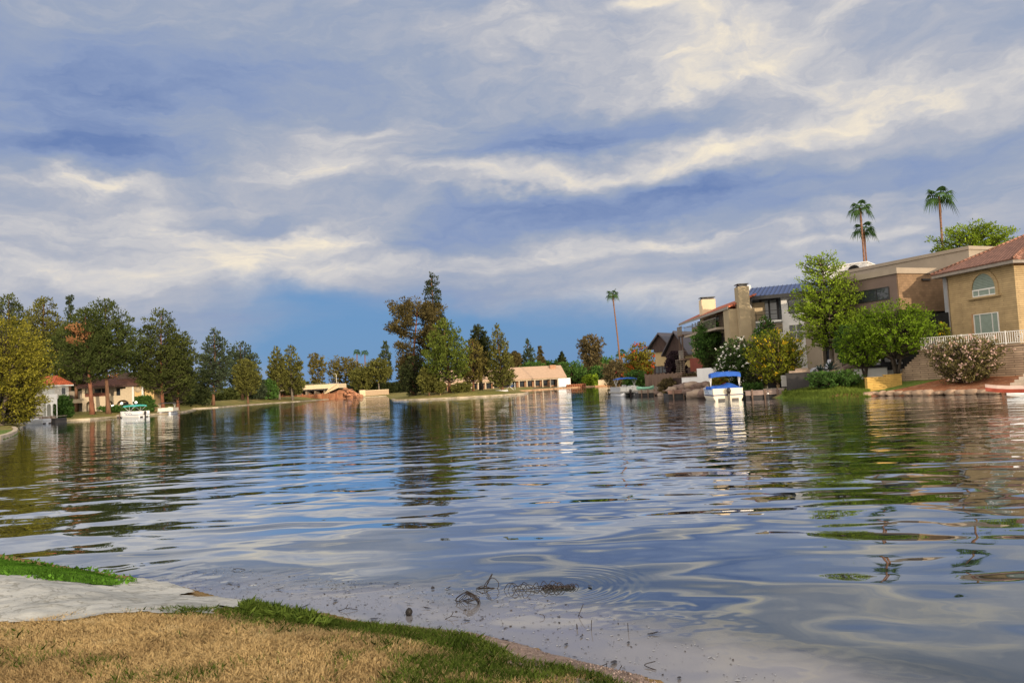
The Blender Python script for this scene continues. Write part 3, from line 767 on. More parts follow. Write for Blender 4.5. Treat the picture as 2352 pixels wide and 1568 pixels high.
# behind the lodge
tree('norfolk_pine', 'grey-green tiered conifer behind the lodge roof', 'tree', 1213, 779, 885, 18, 310, 'bluepine', P_CONE, BARK, t0=.2, seed=50, cl=.25, gap=.15)
tree('norfolk_pine', 'thin rusty conifer behind the lodge roof', 'tree', 1242, 794, 885, 11, 310, 'brown', P_CONE, BARK, t0=.2, seed=51, cl=.3)
tree('background_tree', 'dull brown tree between the point and the tiered conifer', 'tree', 1186, 806, 885, 16, 310, 'brown', P_BALL, BARK, t0=.2, seed=52)
tree('background_tree', 'low green tree just over the lodge ridge', 'tree', 1225, 832, 885, 34, 300, 'green', P_DOME, BARK, t0=.2, seed=53)
tree('background_tree', 'dark pointed tree right of the lodge chimney', 'tree', 1292, 808, 885, 18, 310, 'dark', P_CONE, BARK, t0=.1, seed=54)
tree('background_tree', 'wide green bush tree beside the right gable of the lodge', 'tree', 1312, 832, 888, 40, 290, 'green', P_DOME, BARK, t0=.05, seed=55)
tree('background_tree', 'pale open-branched tall tree in the far middle', 'tree', 1356, 768, 885, 31, 300, 'twig', P_TOPPY, BARK_G, t0=.1, seed=56, gap=.25, cl=.16)
tree('background_tree', 'bushy green tree at the foot of the pale tree', 'tree', 1374, 842, 886, 26, 290, 'green', P_DOME, BARK, t0=.05, seed=57)
tree('background_tree', 'rounded bush by the far wall below the palms', 'tree', 1360, 862, 887, 22, 282, 'lime', P_DOME, BARK, t0=.0, seed=58)
tree('background_tree', 'dark foliage under the leaning palm', 'tree', 1418, 826, 886, 34, 198, 'twig', P_DOME, BARK, t0=.0, seed=59)
tree('background_tree', 'green clump behind the red umbrella', 'tree', 1398, 838, 882, 24, 262, 'palm', P_DOME, BARK, t0=.0, seed=60)
tree('flame_bush', 'green bush tree with red blossom beside the gabled house', 'tree', 1470, 786, 888, 38, 135, 'red', P_EGG, BARK, t0=.05, seed=61, extra=.10)
tree('dark_shrub', 'dark green shrub below the red-blossom tree', 'shrub', 1462, 850, 892, 30, 118, 'green', P_BUSH, BARK_D, t0=.0, seed=62, forks=3)
# palms
palm('fan_palm', 'tall slightly curved palm standing alone over the far bank', 1424, 850, 1407, 676, 215, None, 2.3, 1, .20, skirt=False)
palm('fan_palm', 'short palm beside the foot of the tall curved palm', 1430, 860, 1427, 811, 225, None, 2.0, 2, .25, skirt=False)
palm('fan_palm', 'far thin palm, left of the pair behind the umbrella pine', 822, 860, 820, 808, 430, None, 2.4, 3, .3, skirt=False)
palm('fan_palm', 'far thin palm, right of the pair behind the umbrella pine', 840, 860, 838, 809, 430, None, 2.4, 4, .3, skirt=False)
palm('fan_palm', 'short bushy palm in front of the feathery pines left of the bridge', 643, 905, 642, 865, 310, None, 5.0, 5, .3, skirt=False)
palm('fan_palm', 'taller of the two close palms behind the flat-roofed house', 1986, 660, 1975, 478, 100, 2.0, 1.65, 6, .14)
palm('fan_palm', 'shorter of the two close palms behind the flat-roofed house', 1990, 660, 1984, 528, 103, 2.0, 1.75, 7, .12)
palm('fan_palm', 'single tall palm behind the grey parapet, beside the airy tree', 2160, 600, 2157, 452, 92, 2.0, 2.0, 8, .14)
# right bank
tree('plum_bush', 'dark purple bush in front of the gabled house', 'shrub', 1552, 805, 880, 24, 98, 'plum', P_BUSH, BARK_D, t0=.1, seed=70, forks=3)
tree('twiggy_bush', 'dry twiggy bush at the water edge by the brown dock', 'shrub', 1535, 868, 908, 22, 86, 'twig', P_BUSH, BARK_D, t0=.0, seed=71, forks=4, gap=.2)
tree('twiggy_bush', 'dry brown bush above the brown fence', 'shrub', 1583, 858, 880, 26, 90, 'twig', P_BUSH, BARK_D, t0=.1, seed=72, forks=4, gap=.3)
tree('round_tree', 'round green tree covering the wall below the tiled roof', 'tree', 1636, 734, 850, 43, 83, 'green', P_BALL, BARK, t0=.3, seed=73, cl=.13)
tree('dark_shrub', 'dark hedge under the round green tree', 'shrub', 1652, 790, 868, 36, 82, 'dark', P_BUSH, BARK_D, t0=.0, seed=74, forks=3)
tree('white_oleander', 'dark bush covered with white blossoms behind the blue-topped boat', 'shrub', 1694, 777, 885, 50, 73, 'white', P_BUSH, BARK_D, t0=.02, seed=75, forks=5, flowers=(M_PETAL_W, 300, .13), cl=.13)
tree('dark_shrub', 'black-green shrub under the gold-tipped tree', 'shrub', 1752, 840, 892, 46, 70, 'dark', P_BUSH, BARK_D, t0=.0, seed=76, forks=3)
tree('green_shrub', 'green shrub with orange leaves behind the blue-topped boat', 'shrub', 1652, 858, 900, 22, 71, 'red', P_BUSH, BARK_D, t0=.0, seed=77, forks=3, extra=.06)
tree('green_shrub', 'low leafy shrub beside the stone steps', 'shrub', 1728, 880, 903, 26, 66, 'green', P_BUSH, BARK_D, t0=.0, seed=78, forks=3)
tree('feathery_tree', 'dark feathery tree in front of the balcony', 'tree', 1762, 722, 850, 38, 72, 'green', P_CONE, BARK, t0=.35, seed=79, cl=.15, gap=.1)
tree('bottlebrush_tree', 'gold-tipped green tree leaning over the stone steps', 'tree', 1784, 757, 893, 64, 63, 'gold', P_BALL, BARK_T, t0=.16, seed=80, forks=4, extra=.09, cl=.13, lean=0, trunk_r=.22)
tree('mesquite_tree', 'tall airy green tree between the white house and the flat-roofed house', 'tree', 1902, 583, 850, 78, 66, 'lime', ((0, .5), (.10, .9), (.3, 1.05), (.5, .95), (.66, .8), (.80, .62), (.92, .5), (1, .35)), BARK_G, t0=.25, seed=81, gap=.2, cl=.14, extra=0.0, lean=-.05, dens=.9)
tree('mesquite_tree', 'ragged lower limb of foliage beside the black glass column', 'tree', 1948, 745, 850, 30, 63, 'green', P_DOME, BARK_G, t0=.3, seed=82, gap=.1, cl=.17)
tree('citrus_tree', 'large round bright green tree over the shaded patio', 'tree', 2052, 690, 842, 88, 56, 'citrus', P_BALL, BARK_D, t0=.36, rise=.05, seed=83, forks=3, cl=.13, wid=.5, dens=1.5)
tree('citrus_tree', 'smaller bright green tree at the left side of the round one', 'tree', 1982, 742, 842, 52, 57, 'citrus', P_BALL, BARK_D, t0=.33, rise=.05, seed=84, forks=3, cl=.15, wid=.5, dens=1.4)
tree('pink_oleander', 'spreading bush with faded pink blossoms in front of the brick wall', 'shrub', 2212, 776, 868, 80, 50.8, 'pink', P_BALL, BARK_T, t0=.04, seed=85, forks=6, flowers=(M_PETAL_P, 330, .10), cl=.11, gap=.05)
tree('mesquite_tree', 'wide airy tree rising behind the grey parapet', 'tree', 2232, 514, 690, 84, 84, 'lime', ((0, .5), (.35, .9), (.6, 1.0), (.8, .75), (1, .25)), BARK_G, t0=.60, seed=86, gap=.25, cl=.12, base_z=2.0)
tree('corner_vine', 'yellowing vine at the corner of the brick house', 'plant', 2168, 738, 800, 20, 57, 'gold', P_EGG, BARK_D, t0=.0, seed=87, forks=3, extra=.05)
tree('bank_shrub', 'spreading green shrub on the grassy edge by the dark planter', 'shrub', 1915, 852, 893, 60, 57, 'green', P_BUSH, BARK_D, t0=.0, seed=88, forks=5, cl=.10, squash=.6, dens=1.2)
tree('garden_shrub', 'bush tree glimpsed above the roof tiles at the right edge', 'tree', 2352, 562, 690, 30, 75, 'lime', P_DOME, BARK_G, t0=.5, seed=89, base_z=2.0)
# left garden shrubs
tree('garden_shrub', 'round green shrub at the corner of the white arched porch', 'shrub', 147, 908, 950, 19, 131, 'green', P_BUSH, BARK_D, t0=.0, seed=90, forks=3)
tree('garden_shrub', 'dense green shrub against the yellow wall behind the teal-topped boat', 'shrub', 330, 908, 940, 24, 157, 'green', P_BUSH, BARK_D, t0=.0, seed=91, forks=3)
tree('garden_shrub', 'clipped low hedge below the arches', 'hedge', 268, 932, 945, 34, 149, 'green', P_BUSH, BARK_D, t0=.0, seed=92, forks=3, cl=.1)
# a leafless tree behind the left pines
def bare_tree(label, xm, ytop, D, hw, seed):
    rr = random.Random(seed); P = at(xm, 800, D); bz = gz(P.x, P.y); H = at(xm, ytop, D).z - bz
    root = thing('bare_tree', label, 'tree', (P.x, P.y, bz-.05)); mb = MB(); br = MB()
    mb.tube([(0, 0, 0), (.1, 0, H*.5), (0, 0, H*.8)], [.25, .16, .06], 6)
    for i in range(26):
        a = rr.uniform(0, 6.28); z = H*rr.uniform(.45, .8); l = hw*D/F*rr.uniform(.5, 1.1)
        e = Vector((math.cos(a)*l, math.sin(a)*l, min(H, z+l*rr.uniform(.7, 1.4))))
        br.tube([(0, 0, z), Vector((0, 0, z)).lerp(e, .5)+Vector((0, 0, -.1*l)), e], [.08, .06, .025], 4, False)
        for k in range(3):
            m_ = Vector((0, 0, z)).lerp(e, rr.uniform(.5, .9)); f = m_+Vector((rr.uniform(-1, 1), rr.uniform(-1, 1), rr.uniform(.4, 1.2)))*l*.3
            br.tube([m_, f], [.04, .02], 3, False)
    mb.build('trunk', BARK_G, root); br.build('branches', BARK_G, root)
bare_tree('leafless tree with pinkish twigs among the left pines', 126, 702, 176, 26, 3)

# far tree belt seen between the nearer trunks
def tree_belt(name, x0, x1, D, hpx, seed, leaf):
    rng = np.random.RandomState(seed); C = []; RD = []
    n = int((x1-x0)/3.2)
    for i in range(n):
        x = x0+(x1-x0)*(i+rng.rand())/n; P = at(x, 890, D+rng.uniform(-12, 12)); H = hpx*D/F*(.55+.6*float(vnoise(np.array([x]), np.array([0.]), 22, seed)[0]))
        g = gz(P.x, P.y)
        for k in range(max(2, int(H/1.6))): C.append((P.x+rng.normal()*1.5, P.y+rng.normal()*2, g+H*(k+.5)/max(2, int(H/1.6)))); r = 1.6+rng.rand(); RD.append((r, r, r*.8))
    V, Fq, tint, ct, p = leaf_quads(rng, np.array(C), np.array(RD), 42, .0034*D, .6, .3)
    return tag(np_mesh(name, V, Fq, LEAF[leaf], None, tint), kind='stuff')
tree_belt('distant_treeline', 425, 740, 400, 40, 1, 'pine')
tree_belt('distant_treeline', 700, 1010, 440, 24, 2, 'dark')
tree_belt('distant_treeline', 1150, 1480, 340, 52, 3, 'green')
tree_belt('distant_treeline', 1280, 1500, 310, 34, 4, 'twig')
tree_belt('distant_treeline', -60, 460, 230, 90, 5, 'dark')
# ------------------------------------------------------------------ buildings
BRICK = mat_rows('tan_slump_block', (0.44, 0.325, 0.175), (0.33, 0.24, 0.13), 0.15, 2.6, var=0.05, gap=0.13, bump=0.02)
BRICK_W = mat_rows('weathered_block', (0.42, 0.31, 0.215), (0.23, 0.17, 0.12), 0.15, 1.1, var=0.14, gap=0.20, bump=0.03)
BRICK_Y = mat_rows('gold_block', (0.56, 0.36, 0.10), (0.38, 0.24, 0.07), 0.12, 0.9, var=0.12, gap=0.12, bump=0.015)
TILE_R = mat_rows('red_roof_tiles', (0.52, 0.15, 0.08), (0.2, 0.07, 0.04), 0.38, 0.30, var=0.28, gap=0.14, bump=0.05, axis='roof')
TILE_P = mat_rows('faded_roof_tiles', (0.34, 0.17, 0.12), (0.13, 0.07, 0.05), 0.34, 0.30, var=0.22, gap=0.16, bump=0.05, axis='roof')
TILE_D = mat_rows('old_brown_tiles', (0.24, 0.105, 0.075), (0.09, 0.05, 0.04), 0.5, 0.5, var=0.25, gap=0.16, bump=0.05, axis='roof')
TAUPE = mat('taupe_stucco', (0.165, 0.12, 0.10), 0.9, 0.07, 0.8, 0.004, 30, dirt=.12)
TAUPE_B = mat_rows('taupe_block', (0.24, 0.155, 0.09), (0.19, 0.125, 0.075), 0.2, 0.42, var=0.10, gap=0.08, bump=0.006)
BEIGE = mat('beige_stucco', (0.33, 0.275, 0.215), 0.9, 0.07, 0.8, 0.004, 30, dirt=.15)
TAN = mat('tan_stucco', (0.33, 0.265, 0.17), 0.9, 0.08, 0.8, 0.004, 30, dirt=.2)
CREAM = mat('cream_stucco', (0.62, 0.50, 0.33), 0.9, 0.06, 0.8, 0.004, 30, dirt=.15)
YELLOW = mat('yellow_stucco', (0.60, 0.43, 0.20), 0.9, 0.06, 0.8, 0.004, 30, dirt=.15)
WHITE = mat('white_stucco', (0.72, 0.71, 0.70), 0.85, 0.05, 0.8, 0.003, 30, dirt=.12)
GREYW = mat('blue_grey_siding', (0.16, 0.19, 0.21), 0.8, 0.08)
DARKB = mat('dark_brown_boards', (0.050, 0.032, 0.028), 0.85, 0.3, 1.0, 0.01, 20, stretch=(6, 6, .4))
BROWNB = mat('brown_fence_boards', (0.15, 0.10, 0.075), 0.9, 0.3, 1.0, 0.01, 20, stretch=(6, 6, .4))
REDB = mat('red_brown_panels', (0.19, 0.045, 0.025), 0.8, 0.25, 1.0, 0.01, 20, stretch=(5, 5, .4))
GREYD = mat('grey_dock_boards', (0.27, 0.22, 0.18), 0.95, 0.25, 1.5, 0.01, 20)
FASCIA = mat('grey_fascia_boards', (0.26, 0.23, 0.20), 0.85, 0.12)
TRIM_W = mat('white_painted_trim', (0.70, 0.69, 0.66), 0.6, 0.05)
BLACKM = mat('black_metal', (0.018, 0.018, 0.02), 0.5, 0.2, spec=.5)
CHARC = mat('charcoal_render', (0.045, 0.042, 0.042), 0.9, 0.15, 1.0, dirt=.2)
SHADE = mat('interior_shade_black', (0.012, 0.012, 0.012), 0.95, 0.2)  # near-black stands in for the shade inside openings
BLIND = mat('green_grey_blind', (0.23, 0.29, 0.25), 0.55, 0.08, spec=.5)
CONC = mat('grey_concrete', (0.34, 0.33, 0.31), 0.92, 0.14, 1.2, 0.006, 20, dirt=.3)
LODGE_P = mat('cream_lodge_posts', (.50, .41, .30), .8, .08)
LODGE_R = mat('tan_lodge_roof', (0.42, 0.29, 0.20), 0.9, 0.08, 1.2, 0.02, 9)
BLUE_R = None
def mat_seam(name, color):
    mt = bpy.data.materials.new(name); mt.use_nodes = True
    T = NT(mt.node_tree); p = T.n['Principled BSDF']
    x, y, z = T.sep(T.new('ShaderNodeTexCoord').outputs['Object'])
    T.put(p.inputs['Base Color'], T.mix(T.noise(T.comb(x, y, z), 0.7, 3), tuple(c*.85 for c in color)+(1,), tuple(c*1.15 for c in color)+(1,)))
    p.inputs['Roughness'].default_value = 0.5; p.inputs['Metallic'].default_value = 0.1
    return mt
BLUE_R = mat_seam('blue_metal_roof', (0.045, 0.075, 0.19))
DARK_R = mat_seam('dark_metal_roof', (0.05, 0.045, 0.055))
GLASS = mat_glass()
GLASS_B = mat_glass('tinted_glass', (0.030, 0.036, 0.045), 0.02)

class House:
    """front wall from A (left) to B (right); local x along it, local y into the building"""
    def __init__(s, name, label, cat, A, B, group=None):
        a, b = at(*A), at(*B)
        s.A, s.B = a.xy, b.xy
        d = s.B - s.A; s.L = d.length; s.rz = math.atan2(d.y, d.x)
        s.root = thing(name, label, cat, (a.x, a.y, 0), s.rz, group)
        s.d = d.normalized(); s.n = Vector((-s.d.y, s.d.x))
    def uz(s, x, y, w=0.0):
        """where a survey reading meets the wall plane pushed w inwards"""
        v = ray(x, y); o = EYE.xy - (s.A + s.n*w)
        t = -(o.dot(s.n))/(v.xy.dot(s.n))
        p = EYE + v*t
        return (p.xy - s.A).dot(s.d), p.z
    def rect(s, x0, y0, x1, y1, w=0.0):
        a = [s.uz(x, y, w) for x, y in ((x0, y0), (x1, y0), (x1, y1), (x0, y1))]
        return ((a[0][0]+a[3][0])/2, (a[1][0]+a[2][0])/2, (a[2][1]+a[3][1])/2, (a[0][1]+a[1][1])/2)
    def window(s, u0, u1, z0, z1, fm=TRIM_W, gm=GLASS, w=0.0, mull=(), bars=(), fw=0.07, sill=None, name='window'):
        f = MB()
        f.box(u0-fw, u1+fw, w-.07, w-.002, z1, z1+fw); f.box(u0-fw, u1+fw, w-.07, w-.002, z0-fw, z0)
        f.box(u0-fw, u0, w-.07, w-.002, z0, z1); f.box(u1, u1+fw, w-.07, w-.002, z0, z1)
        for m_ in mull: f.box(u0+(u1-u0)*m_-fw*.4, u0+(u1-u0)*m_+fw*.4, w-.065, w-.004, z0, z1)
        for m_ in bars: f.box(u0, u1, w-.06, w-.005, z0+(z1-z0)*m_-fw*.35, z0+(z1-z0)*m_+fw*.35)
        o = f.build(name, fm, s.root)
        g = MB().box(u0, u1, w-.022, w-.001, z0, z1); g.build('pane', gm, o)
        if sill: MB().box(u0-.15, u1+.15, w-.14, w-.003, z0-fw-.1, z0-fw-.002).build('sill', sill, o)
        return o
    def part(s, name, m, *boxes, bevel=0.0):
        mb = MB()
        for b in boxes: mb.box(*b)
        return mb.build(name, m, s.root, bevel)

def hip_roof(mb, u0, u1, w0, w1, z, h, t=0.18, ins=None):
    """hipped roof with its own thickness"""
    W_, L_ = w1-w0, u1-u0
    k = min(W_, L_)/2 if ins is None else ins
    if L_ >= W_: r = [(u0+k, (w0+w1)/2), (u1-k, (w0+w1)/2)]
    else: r = [((u0+u1)/2, w0+k), ((u0+u1)/2, w1-k)]
    c = [(u0, w0), (u1, w0), (u1, w1), (u0, w1)]
    vs = [(x, y, z) for x, y in c] + [(x, y, z+t) for x, y in c] + [(x, y, z+t+h) for x, y in r]
    if L_ >= W_: top = [(4, 5, 9, 8), (5, 6, 9), (6, 7, 8, 9), (7, 4, 8)]
    else: top = [(4, 5, 8), (5, 6, 9, 8), (6, 7, 9), (7, 4, 8, 9)]
    mb.add(vs, [(3, 2, 1, 0), (0, 1, 5, 4), (1, 2, 6, 5), (2, 3, 7, 6), (3, 0, 4, 7)] + top)
    return mb

# ---- brick house at the right edge
h = House('brick_house', 'tan block house with an arched upper window and red hip roof at the right edge', 'house', (2180, 720, 60), (2338, 720, 53.8))
_, ze = h.uz(2182, 634); _, ze2 = h.uz(2336, 603); ze = (ze+ze2)/2
DW = 15.0
h.part('wall', BRICK, (0, h.L, 0, DW, 1.2, ze))
rb = MB(); hip_roof(rb, -.75, h.L+.75, -.75, 16, ze+.16, 3.1, .10, ins=7.6); roof = rb.build('roof', TILE_P, h.root)
ridge = MB()
for (p, q) in (((-.75, -.75), (h.L/2, 6.85)), ((h.L+.75, -.75), (h.L/2, 6.85))):
    ridge.tube([(p[0], p[1], ze+.29), (q[0], q[1], ze+3.40)], .10, 6)
ridge.build('ridge_tiles', TILE_P, roof)
h.part('fascia', FASCIA, (-.7, h.L+.7, -.72, -.60, ze-.06, ze+.155), (h.L+.58, h.L+.70, -.60, DW+.6, ze-.06, ze+.155), (-.70, -.58, -.60, DW+.6, ze-.06, ze+.155))
h.part('corner_panel', mat('blue_grey_panel', (.30, .32, .35), .8, .06), (-.45, -.005, .05, 3.0, 2.9, ze-.03))
MB().tube([(.12, -.07, 3.0), (.12, -.07, ze-.1)], .045, 6).build('downpipe', FASCIA, h.root)
h.part('soffit', FASCIA, (-.58, h.L+.58, -.60, -.004, ze-.02, ze+.10))
u0, u1, z0, z1 = h.rect(2233, 628, 2287, 680)
um, rw = (u0+u1)/2, (u1-u0)/2
def arch_pts(um, rw, z0, z1, n=12, k=1.0):
    zs = z1-rw*1.05
    return [(um-rw, z0), (um+rw, z0)] + [(um+rw*math.cos(math.pi*i/n), zs+rw*1.05*math.sin(math.pi*i/n)) for i in range(n+1)]
def arch_ring(mb, um, rw, z0, z1, t, w0, w1, n=14):
    zs = z1-rw*1.05
    a = [(um+rw, z0)]+[(um+rw*math.cos(math.pi*i/n), zs+rw*1.05*math.sin(math.pi*i/n)) for i in range(n+1)]+[(um-rw, z0)]
    b = [(um+rw+t, z0)]+[(um+(rw+t)*math.cos(math.pi*i/n), zs+(rw*1.05+t)*math.sin(math.pi*i/n)) for i in range(n+1)]+[(um-rw-t, z0)]
    for i in range(len(a)-1): mb.prism([a[i], b[i], b[i+1], a[i+1]], 'y', w0, w1)
    return mb
win = arch_ring(MB(), um, rw, z0, z1, .26, -.10, -.003).build('window', BRICK, h.root)
MB().prism(arch_pts(um, rw, z0, z1), 'y', -.02, -.002).build('pane', BLIND, win)
fr = MB(); zb = z0+(z1-z0)*.30
fr.box(u0, u1, -.06, -.021, zb-.05, zb+.05); fr.box(u0, u1, -.06, -.021, z0, z0+.08); fr.box(u0, u0+.06, -.06, -.021, z0+.08, zb-.05); fr.box(u1-.06, u1, -.06, -.021, z0+.08, zb-.05)
for q in (.27, .73): fr.box(u0+(u1-u0)*q-.03, u0+(u1-u0)*q+.03, -.058, -.021, z0+.08, zb-.05)
fr.build('frame', TRIM_W, win)
sl = MB(); n = 9
for i in range(n):
    z = zb+.1+(z1-zb-.15)*i/n; ww = rw*math.sqrt(max(.1, 1-max(0, (z-(z1-rw*1.05))/(rw*1.05))**2))
    sl.box(um-ww+.03, um+ww-.03, -.03, -.021, z, z+.025)
sl.build('blind_slats', mat('dark_blind_lines', (0.10, 0.13, 0.11), .6, .05), win)
MB().box(u0-.42, u1+.42, -.2, -.003, z0-.16, z0-.01).build('sill', BRICK, win)
u0, u1, z0, z1 = h.rect(2240, 721, 2294, 764)
o = h.window(u0, u1, z0, z1, TRIM_W, BLIND, mull=(.25, .77), fw=.06)
MB().box(u0-.22, u0-.07, -.11, -.003, z0-.3, z1+.1).build('jamb', mat('orange_brick_jamb', (.42, .25, .13), .9, .15), o)

# terrace wall, its railing, the stepped end and the gold wall
h = House('terrace_wall', 'long weathered block terrace wall behind the pink-flowered bush', 'wall', (2112, 830, 55), (2362, 815, 49.4))
_, zt = h.uz(2118, 806); zt = 3.02
h.part('wall', BRICK_W, (0, h.L+6, 0, 4.2, .4, zt-.10))
h.part('coping', BRICK_W, (-.06, h.L+6, -.06, 4.2, zt-.10, zt))
TW = h
st = MB(); n = 9
uA, zA = h.uz(2062, 858)
for i in range(n):
    a0 = uA*(1-i/n); a1 = uA*(1-(i+1)/n)
    st.box(a0, a1-.002, 0.0, .35, .4, 1.35+(zt-.25-1.35)*((i+.5)/n))
st.build('stepped_end', BRICK_W, h.root)
rl = House('railing', 'white metal railing with square ornaments along the terrace wall', 'railing', (2112, 790, 55), (2362, 775, 49.4))
rz0, rz1 = zt+.06, zt+.80
rl.part('rail', TRIM_W, (0, rl.L+5, .10, .15, rz1, rz1+.05), (0, rl.L+5, .10, .15, rz0, rz0+.045))
bl = MB(); u = 0.12; i = 0
while u < rl.L+4.9:
    bl.box(u, u+.03, .11, .14, rz0+.045, rz1); u += .135; i += 1
bl.build('balusters', TRIM_W, rl.root)
for q in (0.0, 2.75, 5.5, 8.25):
    MB().box(q, q+.06, .09, .16, zt, rz1+.08).build('post', TRIM_W, rl.root)
for q in (.55, 1.35, 3.6, 4.6, 6.3):
    e = MB(); zc = (rz0+rz1)/2+.02
    for dd, ss in ((.20, .028), (.09, .028)):
        e.box(q-dd, q+dd, .095, .155, zc+dd, zc+dd+ss); e.box(q-dd, q+dd, .095, .155, zc-dd-ss, zc-dd)
        e.box(q-dd-ss, q-dd, .095, .155, zc-dd-ss, zc+dd+ss); e.box(q+dd, q+dd+ss, .095, .155, zc-dd-ss, zc+dd+ss)
    e.build('ornament', TRIM_W, rl.root)
h = House('garden_wall', 'low golden block wall catching the sun at the end of the lawn', 'wall', (1992, 880, 54.6), (2072, 880, 54.9))
_, za = h.uz(2000, 868)
h.part('wall', BRICK_Y, (0, h.L, 0, .3, .1, za), (h.L*.55, h.L, 0, .3, za, za+.13))
h.part('coping', BRICK_Y, (-.04, h.L*.55-.003, -.03, .33, za, za+.06), (h.L*.52, h.L+.04, -.03, .33, za+.13, za+.19))
# stone steps at the right edge
h = House('garden_steps', 'pale stone steps climbing the bank at the right edge', 'steps', (2320, 880, 46.6), (2380, 880, 45.6))
sb = MB()
for i in range(9): sb.box(.18*i, 3.2, .22*i, .22*i+.8, .45+.17*i, .62+.17*i)
sb.build('treads', mat('pale_step_block', (.46, .38, .30), .95, .2, 2., .01, 12), h.root)

# ---- flat-roofed taupe house
h = House('flat_roofed_house', 'flat-roofed taupe house with a long dark strip window behind the round green tree', 'house', (1940, 690, 66), (2063, 690, 61))
_, ztp = h.uz(2060, 628); _, zbt = h.uz(2060, 716)
DP = 9.5
h.part('wall', TAUPE, (-1.2, h.L, 0, DP, zbt, ztp))
h.part('end_wall', TAUPE_B, (h.L+.002, h.L+.10, .02, DP, zbt-.02, ztp-.02))
h.part('roof_edge', BEIGE, (-1.4, h.L+.2, -.15, DP+.1, ztp+.002, ztp+.45))
h.part('upper_storey', BEIGE, (-10, h.L-1.0, DP+.3, DP+9, 2, ztp+2.3))
h.part('upper_parapet', BEIGE, (-10.1, h.L-.9, DP+.2, DP+9.1, ztp+2.3, ztp+2.6))
u0, u1, z0, z1 = h.rect(1946, 668, 2042, 692)
h.window(u0, u1, z0, z1, BLACKM, GLASS_B, mull=(.36, .72), fw=.08)
h.part('undercroft', SHADE, (-3.4, h.L+5.5, 2.8, 3.0, 1.4, zbt-.31))  # near-black sheet painted as the shade under the upper floor
h.part('soffit', CHARC, (-3.6, h.L-.1, .25, DP-.2, zbt-.30, zbt-.005))
u0, _ = h.uz(1852, 800, 1.0); u1, _ = h.uz(1888, 800, 1.0)
u2, _ = h.uz(1908, 800, 1.0); u3, _ = h.uz(1927, 800, 1.0)
_, zc = h.uz(1890, 740, 1.0)
h.part('pillar', BEIGE, (u0, u1, 1.0, 2.2, 1.5, zc+2.2)); h.part('pillar', BEIGE, (u2, u3, 1.2, 2.0, 1.5, zc+1.4))
h.window(u1+.08, u2-.08, 1.75, zc+1.2, BLACKM, GLASS_B, w=1.5, fw=.07, bars=(.5,), name='glass_slot')
h.part('lamp_bracket', BLACKM, (h.L+.11, h.L+.22, 2.6, 3.5, ztp-.55, ztp-.42))
# a pale slab wall of the next wing, and the arch behind
h = House('white_villa', 'white villa with an arched opening glimpsed behind the tall airy tree', 'house', (1926, 615, 98), (1990, 612, 96))
u0, u1, z0, z1 = h.rect(1945, 606, 1975, 625)
_, zt2 = h.uz(1960, 604)
h.part('wall', WHITE, (-2, h.L, .3, 6, 2, zt2-.1))
MB().prism(arch_pts((u0+u1)/2, (u1-u0)/2-.02, z0-.5, z1-.12), 'y', .24, .298).build('opening', SHADE, h.root)  # flat near-black panel paints the shade inside the arch
h.part('parapet', WHITE, (-2.1, h.L+.1, .2, 6.1, zt2-.098, zt2+.05))

# ---- patio of the flat-roofed house
h = House('patio_deck', 'raised patio with a low white wall under the round green tree', 'patio', (1930, 855, 59.2), (2062, 852, 57.4))
h.part('slab', CONC, (-4.4, h.L+1.6, .32, 9, .8, 1.70))
h.part('low_wall', WHITE, (0, h.L-.7, 0, .28, .5, 1.86))
h.part('coping', CONC, (-.04, h.L-.68, -.04, .32, 1.86, 1.93))
h = House('planter', 'dark charcoal planter box behind the grass bank', 'planter', (1806, 868, 60.5), (1884, 866, 59.5))
_, zp = h.uz(1840, 857); planter_top = zp
h.part('box', CHARC, (0, h.L, 0, 1.3, .4, zp))
h.part('rim', CHARC, (-.05, h.L+.05, -.05, 1.35, zp+.001, zp+.06))
def rock(c, r, seed, name='rock', label=None, group=None, m=None):
    rr = random.Random(seed)
    mb = MB().ball((0, 0, 0), r, 9, 6, .22, rr)
    o = mb.build(name, m or ROCK); o.location = c; o.rotation_euler = (0, 0, rr.uniform(0, 6))
    return tag(o, label, 'rock', group)
ROCK = mat('brown_boulder', (0.17, 0.12, 0.10), 0.95, 0.25, 1.2, 0.05, 5)
ROCK_P = mat('pale_boulder', (0.29, 0.22, 0.17), 0.95, 0.2, 1.2, 0.05, 5)

# ---- white house with the blue metal roof
h = House('metal_roofed_house', 'white house with a blue standing-seam roof and dark balcony', 'house', (1719, 740, 76.5), (1836, 738, 74.5))
_, zev = h.uz(1725, 686); _, zfl = h.uz(1760, 738); _, zrd = h.uz(1780, 659, 4.0)
L = h.L
rv = MB(); t = .12
rv.add([(-.1, -.9, zev), (L+6.5, -.9, zev), (L+6.5, 4.2, zrd), (-.1, 4.2, zrd), (-.1, -.9, zev+t), (L+6.5, -.9, zev+t), (L+6.5, 4.2, zrd+t), (-.1, 4.2, zrd+t)],
       [(3, 2, 1, 0), (4, 5, 6, 7), (0, 1, 5, 4), (1, 2, 6, 5), (2, 3, 7, 6), (3, 0, 4, 7)])
ro = rv.build('roof', BLUE_R, h.root)
sm_ = MB(); u = .1
while u < L+6.4:
    sm_.add([(u, -.9, zev+t), (u+.05, -.9, zev+t), (u+.05, 4.2, zrd+t), (u, 4.2, zrd+t), (u, -.9, zev+t+.07), (u+.05, -.9, zev+t+.07), (u+.05, 4.2, zrd+t+.07), (u, 4.2, zrd+t+.07)],
            [(4, 5, 6, 7), (0, 1, 5, 4), (1, 2, 6, 5), (3, 0, 4, 7)]); u += .42
sm_.build('seams', mat_seam('dark_blue_seams', (.03, .045, .10)), ro)
